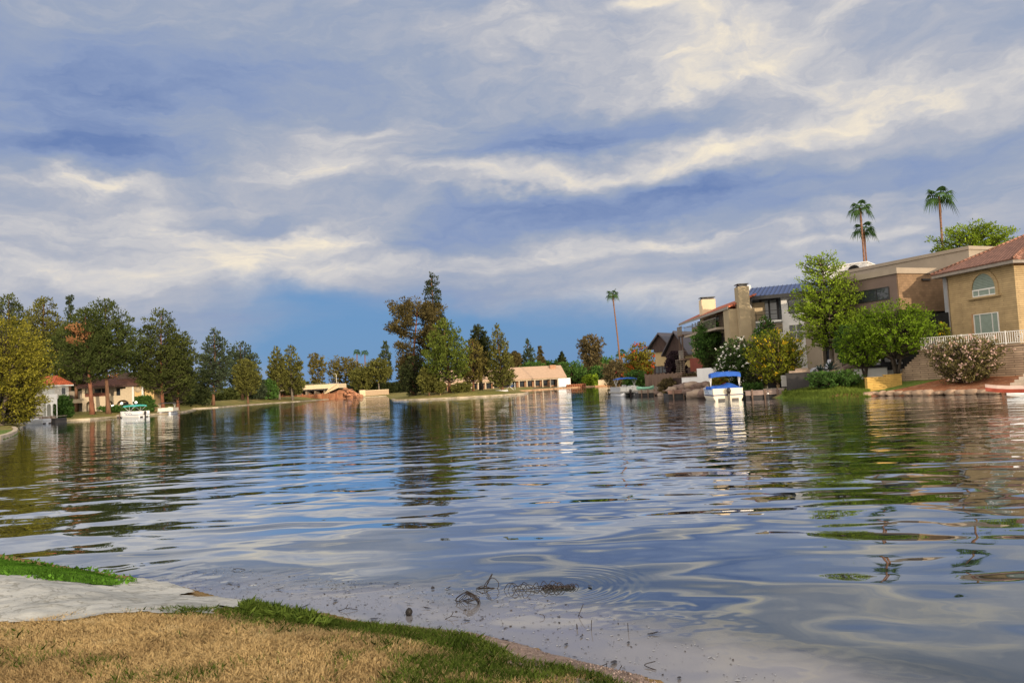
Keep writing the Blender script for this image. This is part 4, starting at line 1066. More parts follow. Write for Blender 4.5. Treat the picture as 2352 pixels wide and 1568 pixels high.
h.part('fascia', BLACKM, (-.1, L+6.5, -.98, -.905, zev-.22, zev+.13))
vg = MB(); vg.prism([(-1.0, zev-.1), (4.4, zrd-.05), (4.4, zrd+.45), (3.6, zrd+.42), (-1.0, zev+.32)], 'x', -.42, -.105)
vg.build('verge_wall', WHITE, h.root)
uB = h.uz(1797, 740)[0]
h.part('wall', WHITE, (uB, L+6, 0, 7.5, 1.2, zev-.02), (0, uB-.01, 0, 7.5, 1.2, zfl-1.2))
h.part('balcony_back_wall', GREYW, (.26, uB-.005, 1.8, 2.0, zfl+.1, zev+.7))
h.part('balcony_side_wall', CREAM, (.262, 1.45, 1.70, 1.795, zfl+.1, zev-.3))
h.part('balcony_floor', TRIM_W, (0, uB-.012, -.5, 1.8, zfl-.15, zfl+.05))
h.part('corner_post', WHITE, (-.1, .26, -.55, -.2, 1.2, zev-.23)); h.part('end_wall', WHITE, (-.1, .255, -.19, 7.5, 1.2, zev-.01))
ud0, _ = h.uz(1751, 720, 1.8); ud1, _ = h.uz(1785, 720, 1.8)
h.window(ud0, ud1, zfl+.12, zev-.15, BLACKM, mat_glass('pale_curtained_glass', (.22, .24, .25), .1), w=1.79, mull=(.5,), fw=.22, name='balcony_door')
rb = MB()
for z in (zfl+.12, zfl+.62, zfl+.98): rb.box(.27, uB-.02, -.48, -.44, z, z+.05)
for q in (.3, .8, uB/2, uB-.1): rb.box(q, q+.05, -.475, -.445, zfl+.06, zfl+1.0)
rb.build('balcony_railing', BLACKM, h.root)
u0, u1, z0, z1 = h.rect(1812, 688, 1842, 716)
h.window(u0, u1+1.2, z0, z1, BLACKM, GLASS_B, fw=.09)
u0, u1, z0, z1 = h.rect(1814, 746, 1844, 776)
h.window(u0, u1, z0, z1, TRIM_W, GLASS_B, mull=(.5,), bars=(.5,), fw=.08)
lb = MB()
for z in (zfl-.75, zfl-.45): lb.box(.0, uB-.02, -.47, -.43, z, z+.06)
lb.build('lower_rail', BLACKM, h.root)
h.part('undercroft', GREYW, (.27, uB-.01, .5, .6, 1.2, zfl-.9))

# ---- tan house with tiled roof and two chimneys
h = House('tiled_roof_house', 'tan house with a red tiled roof and two chimneys left of the blue-roofed house', 'house', (1590, 780, 94), (1697, 780, 75.5))
L = h.L
_, zf1 = h.uz(1690, 704, -.9); _, zf0 = h.uz(1580, 737, -.9)
zv = (zf0+zf1)/2
h.part('wall', TAN, (0, L-9, .01, 7.9, 1.2, zv-.6), (L-8.995, L-.01, .01, 1.75, 1.2, zv-.1))
rr_ = MB(); t = .16; wr, hr = 1.9, 1.15
rr_.add([(-2.2, -.95, zv), (L+.35, -.95, zv), (L+.35, wr, zv+hr), (-2.2, wr, zv+hr), (-2.2, -.95, zv+t), (L+.35, -.95, zv+t), (L+.35, wr, zv+hr+t), (-2.2, wr, zv+hr+t), (-2.2, 8, zv-.5), (L-9, 8, zv-.5), (L-9, wr, zv+hr), (L-9, wr, zv+hr+t)],
        [(3, 2, 1, 0), (4, 5, 6, 11, 7), (0, 1, 5, 4), (0, 4, 7, 3), (1, 2, 6, 5), (2, 10, 11, 6), (7, 11, 9, 8), (3, 7, 8), (11, 10, 9), (3, 8, 9, 10)])
rr_.build('roof', TILE_R, h.root)
h.part('fascia', FASCIA, (-2.25, L+.4, -1.03, -.955, zv-.12, zv+.12))
u0, u1, z0, z1 = h.rect(1602, 728, 1677, 757)
h.part('recess_shade_strip', mat('painted_shade_brown', (.085, .062, .045), .9, .2), (u0, u1, -.02, .009, z0, z1))  # flat dark strip paints recess shade; the wall is not set back
bt = MB()
for i in range(13): bt.box(.5+i*1.45, .5+i*1.45+.16, -.05, .008, zv-2.6, zv-.12)
bt.build('wall_battens', mat('brown_battens', (.20, .155, .10), .9, .2), h.root)
for (x0, y0, x1, y1, nm, gm) in ((1661, 722, 1675, 757, 'balcony_door', GLASS), (1642, 728, 1652, 736, 'window', GLASS), (1612, 742, 1632, 756, 'window', GLASS)):
    u0, u1, z0, z1 = h.rect(x0, y0, x1, y1)
    h.window(u0, u1, z0, z1, mat('dark_frame', (.04, .03, .025), .7, .1), gm, mull=(.5,), fw=.10, name=nm)
u0, u1, z0, z1 = h.rect(1600, 758, 1680, 765)
h.part('balcony_floor', BEIGE, (u0, u1, -1.5, -.01, z0-.02, z0+.2))
rb = MB(); q = u0
while q < u1: rb.box(q, q+.03, -1.48, -1.45, z0+.2, z0+1.15); q += .45
rb.box(u0, u1, -1.5, -1.43, z0+1.15, z0+1.2); rb.build('balcony_railing', FASCIA, h.root)
u0, u1, z0, z1 = h.rect(1604, 770, 1680, 800)
h.part('opening_shade_panel', SHADE, (u0, u1, -.03, .005, z0-1, z1))  # flat near-black panel in place of a shaded opening
u0, u1, z0, z1 = h.rect(1604, 820, 1640, 841)
h.part('red_panels', REDB, (u0, u1, -1.0, -.8, z0-.5, z1))
h.part('wall_return', TAN, (L, L+.3, -.9, 1.6, 1.2, zv-.12), (L-1.6, L-.005, -.9, .006, 1.2, zv-.13))
def chimney(x0, x1, ytop, ybot, D, depth, cap=True):
    a = at(x0, ytop, D); b = at(x1, ytop, D)
    Rm = Matrix.Rotation(-h.rz, 2); la = Rm @ (a.xy-h.A); 
    ang = -h.rz
    mb = MB(); w_ = (b.xy-a.xy).length
    zt_ = a.z; zb_ = at(x0, ybot, D).z
    mb.box(la.x, la.x+w_, la.y, la.y+depth, zb_, zt_, rz=ang, c=(la.x, la.y))
    c = mb.build('chimney', CREAM if cap else TAN, h.root)  # tan puts the shade on the second chimney into its colour
    cb = MB()
    cb.box(la.x+.12, la.x+w_-.12, la.y+.1, la.y+depth-.1, zt_+.001, zt_+.14, rz=ang, c=(la.x, la.y))
    cb.box(la.x-.02, la.x+w_+.02, la.y-.02, la.y+depth+.02, zt_+.22, zt_+.28, rz=ang, c=(la.x, la.y))
    for q in (.15, .5, .85): cb.box(la.x+w_*q-.05, la.x+w_*q+.05, la.y+.15, la.y+.25, zt_+.14, zt_+.22, rz=ang, c=(la.x, la.y))
    cb.build('chimney_cap', BLACKM, c)
chimney(1611, 1643, 688, 750, 88, 1.3)
chimney(1695, 1720, 658, 900, 74.3, 1.3, False)
# left balconies
ub, zb1 = h.uz(1590, 766); _, zb2 = h.uz(1590, 822)
bx = h.part('side_balcony', BROWNB, (-2.6, -.01, -1.2, 1.6, zb1-.2, zb1), (-2.6, -.01, -1.2, 1.6, zb2-.2, zb2))
for zz_ in (zb1, zb2):
    rb = MB()
    rb.box(-2.6, 0, -1.2, -1.14, zz_+.95, zz_+1.0); rb.box(-2.6, -2.54, -1.139, 1.6, zz_+.95, zz_+1.0)
    q = -2.6
    while q < 0: rb.box(q, q+.035, -1.19, -1.15, zz_, zz_+.95); q += .22
    rb.build('balcony_railing', FASCIA, bx)
h.part('balcony_post', BROWNB, (-2.55, -2.4, -1.1, -.95, 1.0, zb1-.2)); h.part('balcony_post', BROWNB, (-.9, -.75, -1.1, -.95, 1.0, zb1-.2))
sb = MB()
for i in range(12): sb.box(.2, 1.2, -2.1, -1.5, 1.3+.24*i, 1.36+.24*i, rz=.18*i)
sb.tube([(.7, -1.8, 1), (.7, -1.8, 4.6)], .05)
sb.build('spiral_steps', BEIGE, h.root)

# ---- dark gabled house
def gable(mb_roof, mb_front, u0, u1, w0, w1, ze_, zr, t=.22, over=.5):
    um = (u0+u1)/2
    for s_, ua, ub_ in ((-1, u0-over*.5, um), (1, um, u1+over*.5)):
        za_, zb_ = (ze_, zr) if s_ < 0 else (zr, ze_)
        mb_roof.prism([(ua, za_), (ub_, zb_), (ub_, zb_+t), (ua, za_+t)], 'y', w0-over, w1)
    mb_front.prism([(u0, ze_-.05), (u1, ze_-.05), (um, zr-.12)], 'y', w0, w0+.2)
h = House('gabled_house', 'dark brown house with twin steep gables on the right bank', 'house', (1492, 800, 108), (1582, 800, 104))
gr, gf = MB(), MB()
for (xa, xp, xb, yp, ye, w0) in ((1493, 1517, 1541, 767, 796, 1.6), (1526, 1553, 1581, 763, 812, 0.0)):
    ua, ze_ = h.uz(xa, ye, w0); up, zp = h.uz(xp, yp, w0); ub_, _ = h.uz(xb, ye, w0)
    gable(gr, gf, ua, ub_, w0, w0+11, ze_-.4, zp)
gr.build('roof', DARK_R, h.root); gf.build('gable_front', DARKB, h.root)
_, ze_ = h.uz(1515, 808, .9)
_, zg = h.uz(1515, 795, 1.6)
h.part('gable_wall', DARKB, (.25, h.L*.42, .6, 1.7, ze_, zg))
h.part('wall', mat('ochre_stucco', (.40, .30, .16), .9, .08, dirt=.2), (.3, h.L, .9, 11, 3.2, ze_-.01))
h.part('lower_wall', DARKB, (.1, h.L+.2, .5, 11.2, 1.0, 3.2))
u0, u1, z0, z1 = h.rect(1506, 842, 1530, 856, .5)
h.window(u0, u1, z0, z1, DARKB, GLASS, w=.5, mull=(.33, .66), fw=.1)
# fences and walls on the right bank
h = House('board_fence', 'brown board fence in front of the gabled house', 'fence', (1481, 868, 96), (1567, 868, 90))
_, zf = h.uz(1520, 858); 
pb = MB(); u = 0
while u < h.L-.1:
    pb.box(u, u+.145, 0, .04, 1.0, zf+.06*math.sin(u*9)); u += .152
pb.build('boards', BROWNB, h.root)
for q in range(5): h.part('fence_post', BROWNB, (q*h.L/4-.07, q*h.L/4+.07, .045, .17, .6, zf+.12))
h.part('base_wall', GREYD, (-.2, h.L, -.35, .3, .3, .99))
h = House('retaining_wall', 'dark brown retaining wall left of the white garden wall', 'wall', (1530, 878, 88), (1566, 878, 84.5))
h.part('wall', DARKB, (0, h.L, 0, .4, .2, h.uz(1550, 868)[1])); h.part('cap', BROWNB, (-.05, h.L, -.05, .45, h.uz(1550, 868)[1], h.uz(1550, 866)[1]))
h = House('garden_wall', 'white stepped garden wall above the boulders', 'wall', (1566, 875, 84.4), (1640, 870, 78))
_, za = h.uz(1580, 866); _, zb_ = h.uz(1620, 845)
us = h.uz(1601, 860)[0]
h.part('wall', WHITE, (0, us-.002, 0, .3, .3, za), (us, h.L, 0, .3, .3, zb_))
h.part('coping', BROWNB, (0, us-.004, -.04, .34, za, za+.10))

# ---- lodge on the far shore
h = House('lodge', 'long low lodge with a broad tan roof and white posts on the far shore', 'building', (1003, 890, 262), (1296, 880, 270))
_, zl = h.uz(1235, 869); _, zr = h.uz(1230, 843, 7.0)
L = h.L
h.part('wall', mat('lodge_brown_wall', (.30, .16, .09), .9, .12), (0, L, 2.4, 13.5, .4, zl-.05))
rf = MB()
rf.prism([(-.9, zl-.1), (7.0, zr), (14.9, zl-.1), (14.9, zl+.18), (7.0, zr+.28), (-.9, zl+.18)], 'x', -.8, L+.8)
ro = rf.build('roof', LODGE_R, h.root)
h.part('beam', LODGE_P, (-.4, L+.4, -.35, -.05, zl-.55, zl-.12))
for x in (1012, 1030, 1048, 1064, 1082, 1098, 1115, 1133, 1152, 1172, 1192, 1210, 1228, 1246, 1264, 1280.5):
    u, _ = h.uz(x, 880)
    h.part('post', LODGE_P, (u-.17, u+.17, -.4, 0.0, .4, zl-.55))
    gp_ = MB().box(u+.35, u+2.3, 2.33, 2.395, 1.3, zl-.7).build('window', BLACKM, h.root)
    MB().box(u+.45, u+2.2, 2.31, 2.329, 1.4, zl-.8).build('pane', GLASS, gp_)
u0, u1, z0, z1 = h.rect(1281, 868, 1309, 881)
h.part('end_panel', WHITE, (u0, u1, -.8, -.5, .5, z1))
u0, u1, z0, z1 = h.rect(1263, 838, 1276, 852, 5.0)
h.part('chimney', mat('brick_chimney', (.36, .20, .12), .9, .2), (u0, u1, 4.6, 6.2, zl, z1))
h.part('floor', CONC, (-2, L+2, -2.2, 13, .2, .55))
# timber bulkhead with posts right of the lodge
h = House('timber_bulkhead', 'row of reddish timber posts at the water right of the lodge', 'bulkhead', (1302, 890, 264), (1346, 887, 268))
TIMB = mat('red_timber', (.26, .10, .05), .9, .25)
h.part('beam', TIMB, (0, h.L, 0, .25, .9, 1.2), (0, h.L, .3, .5, .1, .9))
for i in range(9): h.part('post', TIMB, (i*h.L/8.5, i*h.L/8.5+.22, -.25, 0, -.3, 1.35))
# far walls with umbrellas
h = House('garden_wall', 'sunlit cream wall at the far end of the lake below the red umbrella', 'wall', (1374, 877, 256), (1428, 874, 252))
_, za = h.uz(1400, 871)
h.part('wall', CREAM, (0, h.L*.42, 0, .4, .1, za), (h.L*.48, h.L, .3, .7, .1, za+.25))
h.part('pier', CREAM, (h.L*.425, h.L*.475, -.1, .5, .1, za+.6))
h.part('footing', mat('orange_footing', (.45, .24, .12), .9, .2), (-1, h.L+.4, -.6, -.02, -.2, .5))
h.part('terrace', TIMB, (.5, h.L*.9, 1.2, 3, za-.6, za+.3))
def umbrella(label, x, y0, y1, hw, D, m):
    p = at(x, y0, D); zt_ = p.z; zb_ = at(x, y1, D).z; r = hw*D/F
    root = thing('umbrella', label, 'umbrella', (p.x, p.y, gz(p.x, p.y)))
    z0 = root.location.z
    MB().tube([(0, 0, 0), (0, 0, zt_-z0)], .05).build('pole', TRIM_W, root)
    mb = MB(); n = 10
    vs = [(0, 0, zt_-z0)]+[(r*math.cos(2*math.pi*k/n), r*math.sin(2*math.pi*k/n), zb_-z0+(.12 if k % 2 else 0)) for k in range(n)]+[(r*.97*math.cos(2*math.pi*k/n), r*.97*math.sin(2*math.pi*k/n), zb_-z0-.2) for k in range(n)]
    mb.add(vs, [(0, 1+k, 1+(k+1) % n) for k in range(n)]+[(1+k, 11+k, 11+(k+1) % n, 1+(k+1) % n) for k in range(n)])
    mb.build('canopy', m, root)
umbrella('red patio umbrella on the far terrace', 1413, 850, 861, 12, 250, mat('red_canvas', (.42, .05, .05), .9, .15))
umbrella('small yellow patio umbrella beside the red one', 1397, 854, 860, 8, 254, mat('yellow_canvas', (.62, .42, .10), .9, .15))

# ---- road bridge
h = House('road_bridge', 'low cream concrete road bridge over the channel', 'bridge', (655, 900, 342), (778, 890, 338))
_, z1 = h.uz(770, 880.8); _, z0 = h.uz(740, 892.5)
L = h.L
h.part('deck', CREAM, (-9, L, 0, 9, z0, z1))
h.part('deck_underside', CHARC, (-9, L-4, .6, 8.5, z0-.6, z0-.002))  # charcoal colour stands for the shade beneath the deck
h.part('guard_rail', FASCIA, (-9, L, .1, .2, z1+.35, z1+.45))
for i in range(9): h.part('rail_post', FASCIA, (L-.4-i*4, L-.2-i*4, .08, .22, z1, z1+.8))
wg = MB(); u0, zw0 = h.uz(747, 917); u1, _ = h.uz(777, 881)
wg.prism([(L-7, z0-2.6), (L-4.5, z0-.01), (L, z0-.01), (L, z0+.1)], 'y', -.5, 0.0)
wg.prism([(L-8, z0-2.8), (L-3.8, z0-.4), (L+.2, z1-.2), (L+.2, z1+.2), (L-1, z0+1.0)], 'y', -.9, -.55)
wg.build('wing_wall', CREAM, h.root)
for x in (742, 720, 700, 680):
    u, _ = h.uz(x, 900)
    h.part('pier', mat('shaded_concrete', (.24, .19, .14), .9, .2), (u-.4, u+.4, 1.5, 6.5, -.5, z0-.6))  # piers coloured darker to carry the shade under the bridge
h.part('back_wall', mat('brown_abutment', (.17, .09, .055), .9, .25), (-6, L+3, 8, 8.6, -.5, z0-.6))
h.part('timber_wall', mat('rusty_timber', (.27, .12, .06), .9, .3, .5), (-2, L+2, -.8, -.4, -.3, 2.6))
tp = MB()
for i in range(9): tp.box(-1+i*3.1, -.6+i*3.1, -1.1, -.8, -.4, 3.0)
tp.build('timber_posts', TIMB, h.root)
# rubble slope
rub = MB(); rr2 = random.Random(5)
for i in range(120):
    x = rr2.uniform(776, 828); D = rr2.uniform(338, 358); P = at(x, 900, D)
    k = (1-abs(x-790)/46)
    z = max(.2, rr2.uniform(.0, 1)*(5.2*max(.05, k)))
    rub.ball((P.x, P.y+z*.6, z*.85), (rr2.uniform(.5, 1.5), rr2.uniform(.5, 1.2), rr2.uniform(.35, .8)), 7, 4, .25, rr2)
mound = []
M_RUB = mat('red_rubble', (.36, .17, .095), .95, .35, .5, .1, 1.5)
tag(rub.build('rubble_slope', M_RUB), 'red-brown rubble slope at the right end of the bridge', 'rubble', kind='stuff')
a = at(768, 914, 352); b = at(832, 905, 360)
mnd = MB(); 
mnd.prism([(a.x, -.3), (b.x, -.3), (b.x, 1.2), ((a.x+b.x)/2-1.5, 4.0), (a.x+3.5, 3.6)], 'y', 344, 356)
tag(mnd.build('rubble_bank', M_RUB), kind='structure')
h = House('low_wall', 'low cream wall on the slope right of the bridge', 'wall', (826, 900, 366), (893, 897, 372))
h.part('end_block', CREAM, (0, 2.7, -.3, 1.4, .2, h.uz(832, 895.5)[1]))
h.part('wall', mat('shaded_cream_wall', (.40, .29, .19), .9, .15), (2.71, h.L, 0, .4, .2, h.uz(860, 896.5)[1]))  # darker cream: the shade on this stretch is put into its colour
h.part('coping', CREAM, (2.72, h.L, -.08, .48, h.uz(860, 896.5)[1], h.uz(860, 895.2)[1]))
p = at(771, 860, 339)
lp = thing('street_lamp', 'white street lamp on the road bridge', 'street lamp', (p.x, p.y+1, z1-.01))
MB().tube([(0, 0, 0), (0, 0, 4.0), (-.2, 0, 4.3), (-1.0, 0, 4.4)], [.12, .09, .08, .06]).build('pole', TRIM_W, lp)
MB().box(-1.6, -.9, -.14, .14, 4.34, 4.46).build('lamp_head', FASCIA, lp)

# ---- houses on the left bank
h = House('arched_house', 'cream two-storey house with ground-floor arches and tiled roof behind the pine trunks', 'house', (189, 930, 155), (304, 925, 157))
L = h.L
_, zb = h.uz(240, 909.5); _, zev = h.uz(250, 886.5); _, zrd = h.uz(255, 868, 4)
WALLC = mat('warm_cream_stucco', (.50, .41, .29), .9, .07, dirt=.2)
h.part('wall', WALLC, (0, L, 2.6, 10, .5, zev))
fw_ = MB(); gzb = .6
ars = []
for x0, x1, yt in ((198, 217, 921), (243, 259, 920), (268.5, 296, 918)):
    u0, _ = h.uz(x0, 930); u1, _ = h.uz(x1, 930); _, zt_ = h.uz((x0+x1)/2, yt)
    ars.append((u0, u1, zt_))
prev = 0.0
for u0, u1, zt_ in ars:
    fw_.box(prev, u0-.001, 0, .4, gzb, zb)
    um, rw = (u0+u1)/2, (u1-u0)/2; zs = zt_-rw*.8; n = 10
    top_ = [(u0, zs)]+[(um-rw*math.cos(math.pi*i/n), zs+rw*.8*math.sin(math.pi*i/n)) for i in range(1, n)]+[(u1, zs)]
    for i in range(n): fw_.prism([top_[i], top_[i+1], (top_[i+1][0], zb), (top_[i][0], zb)], 'y', 0, .4)
    prev = u1+.001
fw_.box(prev, L, 0, .4, gzb, zb)
fw_.build('arcade', WALLC, h.root)
h.part('balcony_floor', WALLC, (0, L, .401, 2.6, zb-1.0, zb-.8))
h.part('balcony_railing', mat('dark_red_rail', (.12, .045, .03), .8, .2), (.5, L*.45, .02, .12, zb+.001, zb+.7))
h.part('balcony_column', WALLC, (0, .5, 0, .5, zb, zev-.2)); h.part('balcony_column', WALLC, (L*.46, L*.46+.4, 0, .4, zb, zev-.2))
h.part('curved_gable', WALLC, (L-1.2, L, 0, .4, zb, zev+.1), (L-2.2, L-1.2, 0, .4, zb, zb+1.3))
rf = MB(); rf.prism([(-.7, zev-.1), (5, zrd), (11, zev-.1), (11, zev+.2), (5, zrd+.3), (-.7, zev+.2)], 'x', -.8, L+1.6); rf.build('roof', TILE_D, h.root)
h.part('fascia', mat('dark_fascia', (.09, .05, .04), .8, .1), (-.8, L+1.6, -.8, -.71, zev-.25, zev+.1))
for q in (.18, .33, .62, .8): h.window(L*q, L*q+1.0, zb-.6, zb+1.5, mat('dark_frame', (.04, .03, .025), .7, .1), GLASS, w=2.59, fw=.08)
for u0, u1, zt_ in ars: h.window(u0+.4, u1-.4, .9, zt_-.6, mat('dark_frame', (.04, .03, .025), .7, .1), GLASS, w=2.59, fw=.08)
ya = h.uz(305, 900)[0]; yb_ = h.uz(326, 900)[0]; yc = h.uz(351, 900)[0]
h.part('yellow_wing', YELLOW, (ya+.01, yb_, .5, 8, .5, h.uz(315, 881)[1]), (yb_+.3, yc, .9, 8, .5, h.uz(340, 889)[1]))
h.part('white_column', TRIM_W, (L+.002, L+.35, -.1, .45, .5, zev), (yb_-.1, yb_+.25, .1, .49, .5, h.uz(326, 882)[1]))
um_, zm_ = h.uz(317, 894, .5)
MB().tube([(um_, .40, zm_), (um_, .495, zm_)], .62, 16).build('medallion', WALLC, h.root)
h.part('upper_roof', mat('grey_brown_roof', (.22, .16, .13), .9, .15), (L-3.5, L+.6, 3, 9, zrd-.6, zrd+.9))
# wing between
h.part('side_wing', mat('grey_beige_stucco', (.30, .26, .21), .9, .1, dirt=.2), (-5.2, -3.9, 1.0, 8, .5, zev-.4), (-3.9, -.01, 5, 8, .5, zev-.6))
h.part('side_landing', WALLC, (-3.89, -.02, 1.2, 4.9, zb-1.1, zb-.3))
h = House('tiled_white_house', 'pale house with a bright red tiled roof behind the white porch', 'house', (127, 910, 137), (158, 908, 139))
_, zev = h.uz(140, 884.5); _, zrd = h.uz(140, 865, 3)
h.part('wall', mat('pale_grey_stucco', (.55, .52, .48), .9, .06, dirt=.1), (0, h.L, 0, 7, .5, zev))
rb = MB(); hip_roof(rb, -.8, h.L+.5, -.7, 7.5, zev+.05, zrd-zev, .15); rb.build('roof', mat_rows('bright_red_tiles', (.50, .12, .05), (.2, .05, .03), .4, .4, var=.2, axis='roof'), h.root)
h.part('eave', TRIM_W, (-.82, h.L+.52, -.72, 7.5, zev-.15, zev+.045))
u0, u1, z0, z1 = h.rect(141, 890, 150, 905)
h.window(u0, u1, z0, z1, TRIM_W, GLASS, fw=.1)
h = House('white_porch', 'white arched porch beside the yellow-green tree', 'porch', (106, 930, 128), (131.5, 930, 129))
pb = MB(); L = h.L; _, zt_ = h.uz(118, 905)
prev = 0
for a_, b_ in ((.06, .44), (.58, .94)):
    u0, u1 = L*a_, L*b_; um, rw = (u0+u1)/2, (u1-u0)/2; zs = 2.6; n = 8
    pb.box(prev, u0-.001, 0, .4, .4, zt_)
    tp_ = [(um-rw*math.cos(math.pi*i/n), zs+rw*1.2*math.sin(math.pi*i/n)) for i in range(n+1)]
    for i in range(n): pb.prism([tp_[i], tp_[i+1], (tp_[i+1][0], zt_), (tp_[i][0], zt_)], 'y', 0, .4)
    prev = u1+.001
pb.box(prev, L, 0, .4, .4, zt_)
pb.build('arcade', WHITE, h.root)
h.part('wall', mat('shaded_porch_wall', (.40, .40, .37), .9, .1), (0, L, 2.2, 4, .4, zt_+.8)); h.part('roof_slab', WHITE, (0, L, .401, 4, zt_-.25, zt_-.002))  # back wall greyed so its colour holds the porch shade
# globe lamps
M_GLOBE = mat_lamp('lit_globe', (1.0, .97, .90), 2.2)
lamp0 = None
for (x, y, lb_) in ((312.4, 923.8, 'lit globe lamp before the dense green shrub by the yellow wall'), (279.5, 926, 'lit globe lamp in front of the widest arch'), (258.7, 931.7, 'lit globe lamp lowest, right of the pine trunks')):
    p = at(x, y, 147); g0 = gz(p.x, p.y)
    lp = thing('globe_lamp', lb_, 'lamp', (p.x, p.y, g0), 0, 'globe lamps in the left garden')
    MB().tube([(0, 0, 0), (0, 0, p.z-g0-.2)], .05).build('pole', BLACKM, lp)
    MB().ball((0, 0, p.z-g0), .22, 12, 8).build('globe', M_GLOBE, lp)
# ------------------------------------------------------------------ boats, docks, garden things
GELW = mat('white_gelcoat', (0.74, 0.73, 0.70), 0.3, 0.04, spec=.5, dirt=.08)
GELC = mat('cream_gelcoat', (0.70, 0.62, 0.47), 0.35, 0.04, spec=.5, dirt=.10)
BLUEC = mat('blue_canvas', (0.025, 0.10, 0.42), 0.85, 0.18, 4.0, .01, 12)
TEALC = mat('teal_canvas', (0.06, 0.36, 0.33), 0.85, 0.15, 4.0, .01, 12)
NAVY = mat('navy_stripe', (0.03, 0.05, 0.16), .5, .1)
ALU = mat('dull_aluminium', (0.55, 0.55, 0.56), 0.4, 0.1, metal=.6)
MOTOR = mat('outboard_black', (0.025, 0.018, 0.016), 0.35, .2, spec=.5)
GREYS = mat('grey_seat_vinyl', (0.30, 0.31, 0.33), .7, .1)

def loft(secs):
    """secs: list of (y, [(x,z)...]) with equal counts"""
    mb = MB(); n = len(secs[0][1]); vs = []
    for y, p in secs: vs += [(x, y, z) for x, z in p]
    fs = []
    for i in range(len(secs)-1):
        for k in range(n): fs.append((i*n+k, i*n+(k+1) % n, (i+1)*n+(k+1) % n, (i+1)*n+k))
    fs += [tuple(range(n-1, -1, -1)), tuple((len(secs)-1)*n+k for k in range(n))]
    return mb.add(vs, fs)
def bimini(root, w, y0, y1, z, m, th=.10, post_z=.9, fm=TRIM_W):
    mb = MB(); n = 8; k = 5; vs = []; fs = []
    for j in range(k):
        y = y0+(y1-y0)*j/(k-1)
        for i in range(n+1):
            x = -w/2+w*i/n; c = 1-(2*i/n-1)**4
            vs.append((x, y, z+.10*c-.04*abs(j-(k-1)/2) + .015*math.sin(i*2.1+j*1.7)))
    m1 = len(vs); vs += [(x, y, zz-th) for x, y, zz in vs]
    for j in range(k-1):
        for i in range(n):
            a = j*(n+1)+i; q = (a, a+1, a+n+2, a+n+1); fs += [q, tuple(m1+t for t in reversed(q))]
    for j in range(k-1):
        for a, b in ((j*(n+1), (j+1)*(n+1)), (j*(n+1)+n, (j+1)*(n+1)+n)): fs.append((a, b, m1+b, m1+a))
    for i in range(n):
        for a in (i, (k-1)*(n+1)+i): fs.append((a, a+1, m1+a+1, m1+a))
    mb.add(vs, fs); o = mb.build('canopy', m, root)
    fr = MB(); ym = (y0+y1)/2
    for s in (-1, 1):
        x = s*(w/2-.05)
        fr.tube([(x, ym, post_z), (x, y0+.08, z-th)], .025, 5); fr.tube([(x, ym, post_z), (x, y1-.08, z-th)], .025, 5); fr.tube([(x, ym-.05, post_z), (x, ym, z-th)], .02, 5)
    fr.build('canopy_frame', fm, root)
def outboard(root, y=-.15, z=.75):
    mb = MB(); mb.ball((0, y-.12, z), (.17, .26, .24), 10, 7); mb.box(-.07, .07, y-.2, y-.02, -.15, z-.1); mb.box(-.12, .12, y-.1, y+.1, z-.32, z-.18)
    return mb.build('outboard_motor', MOTOR, root)

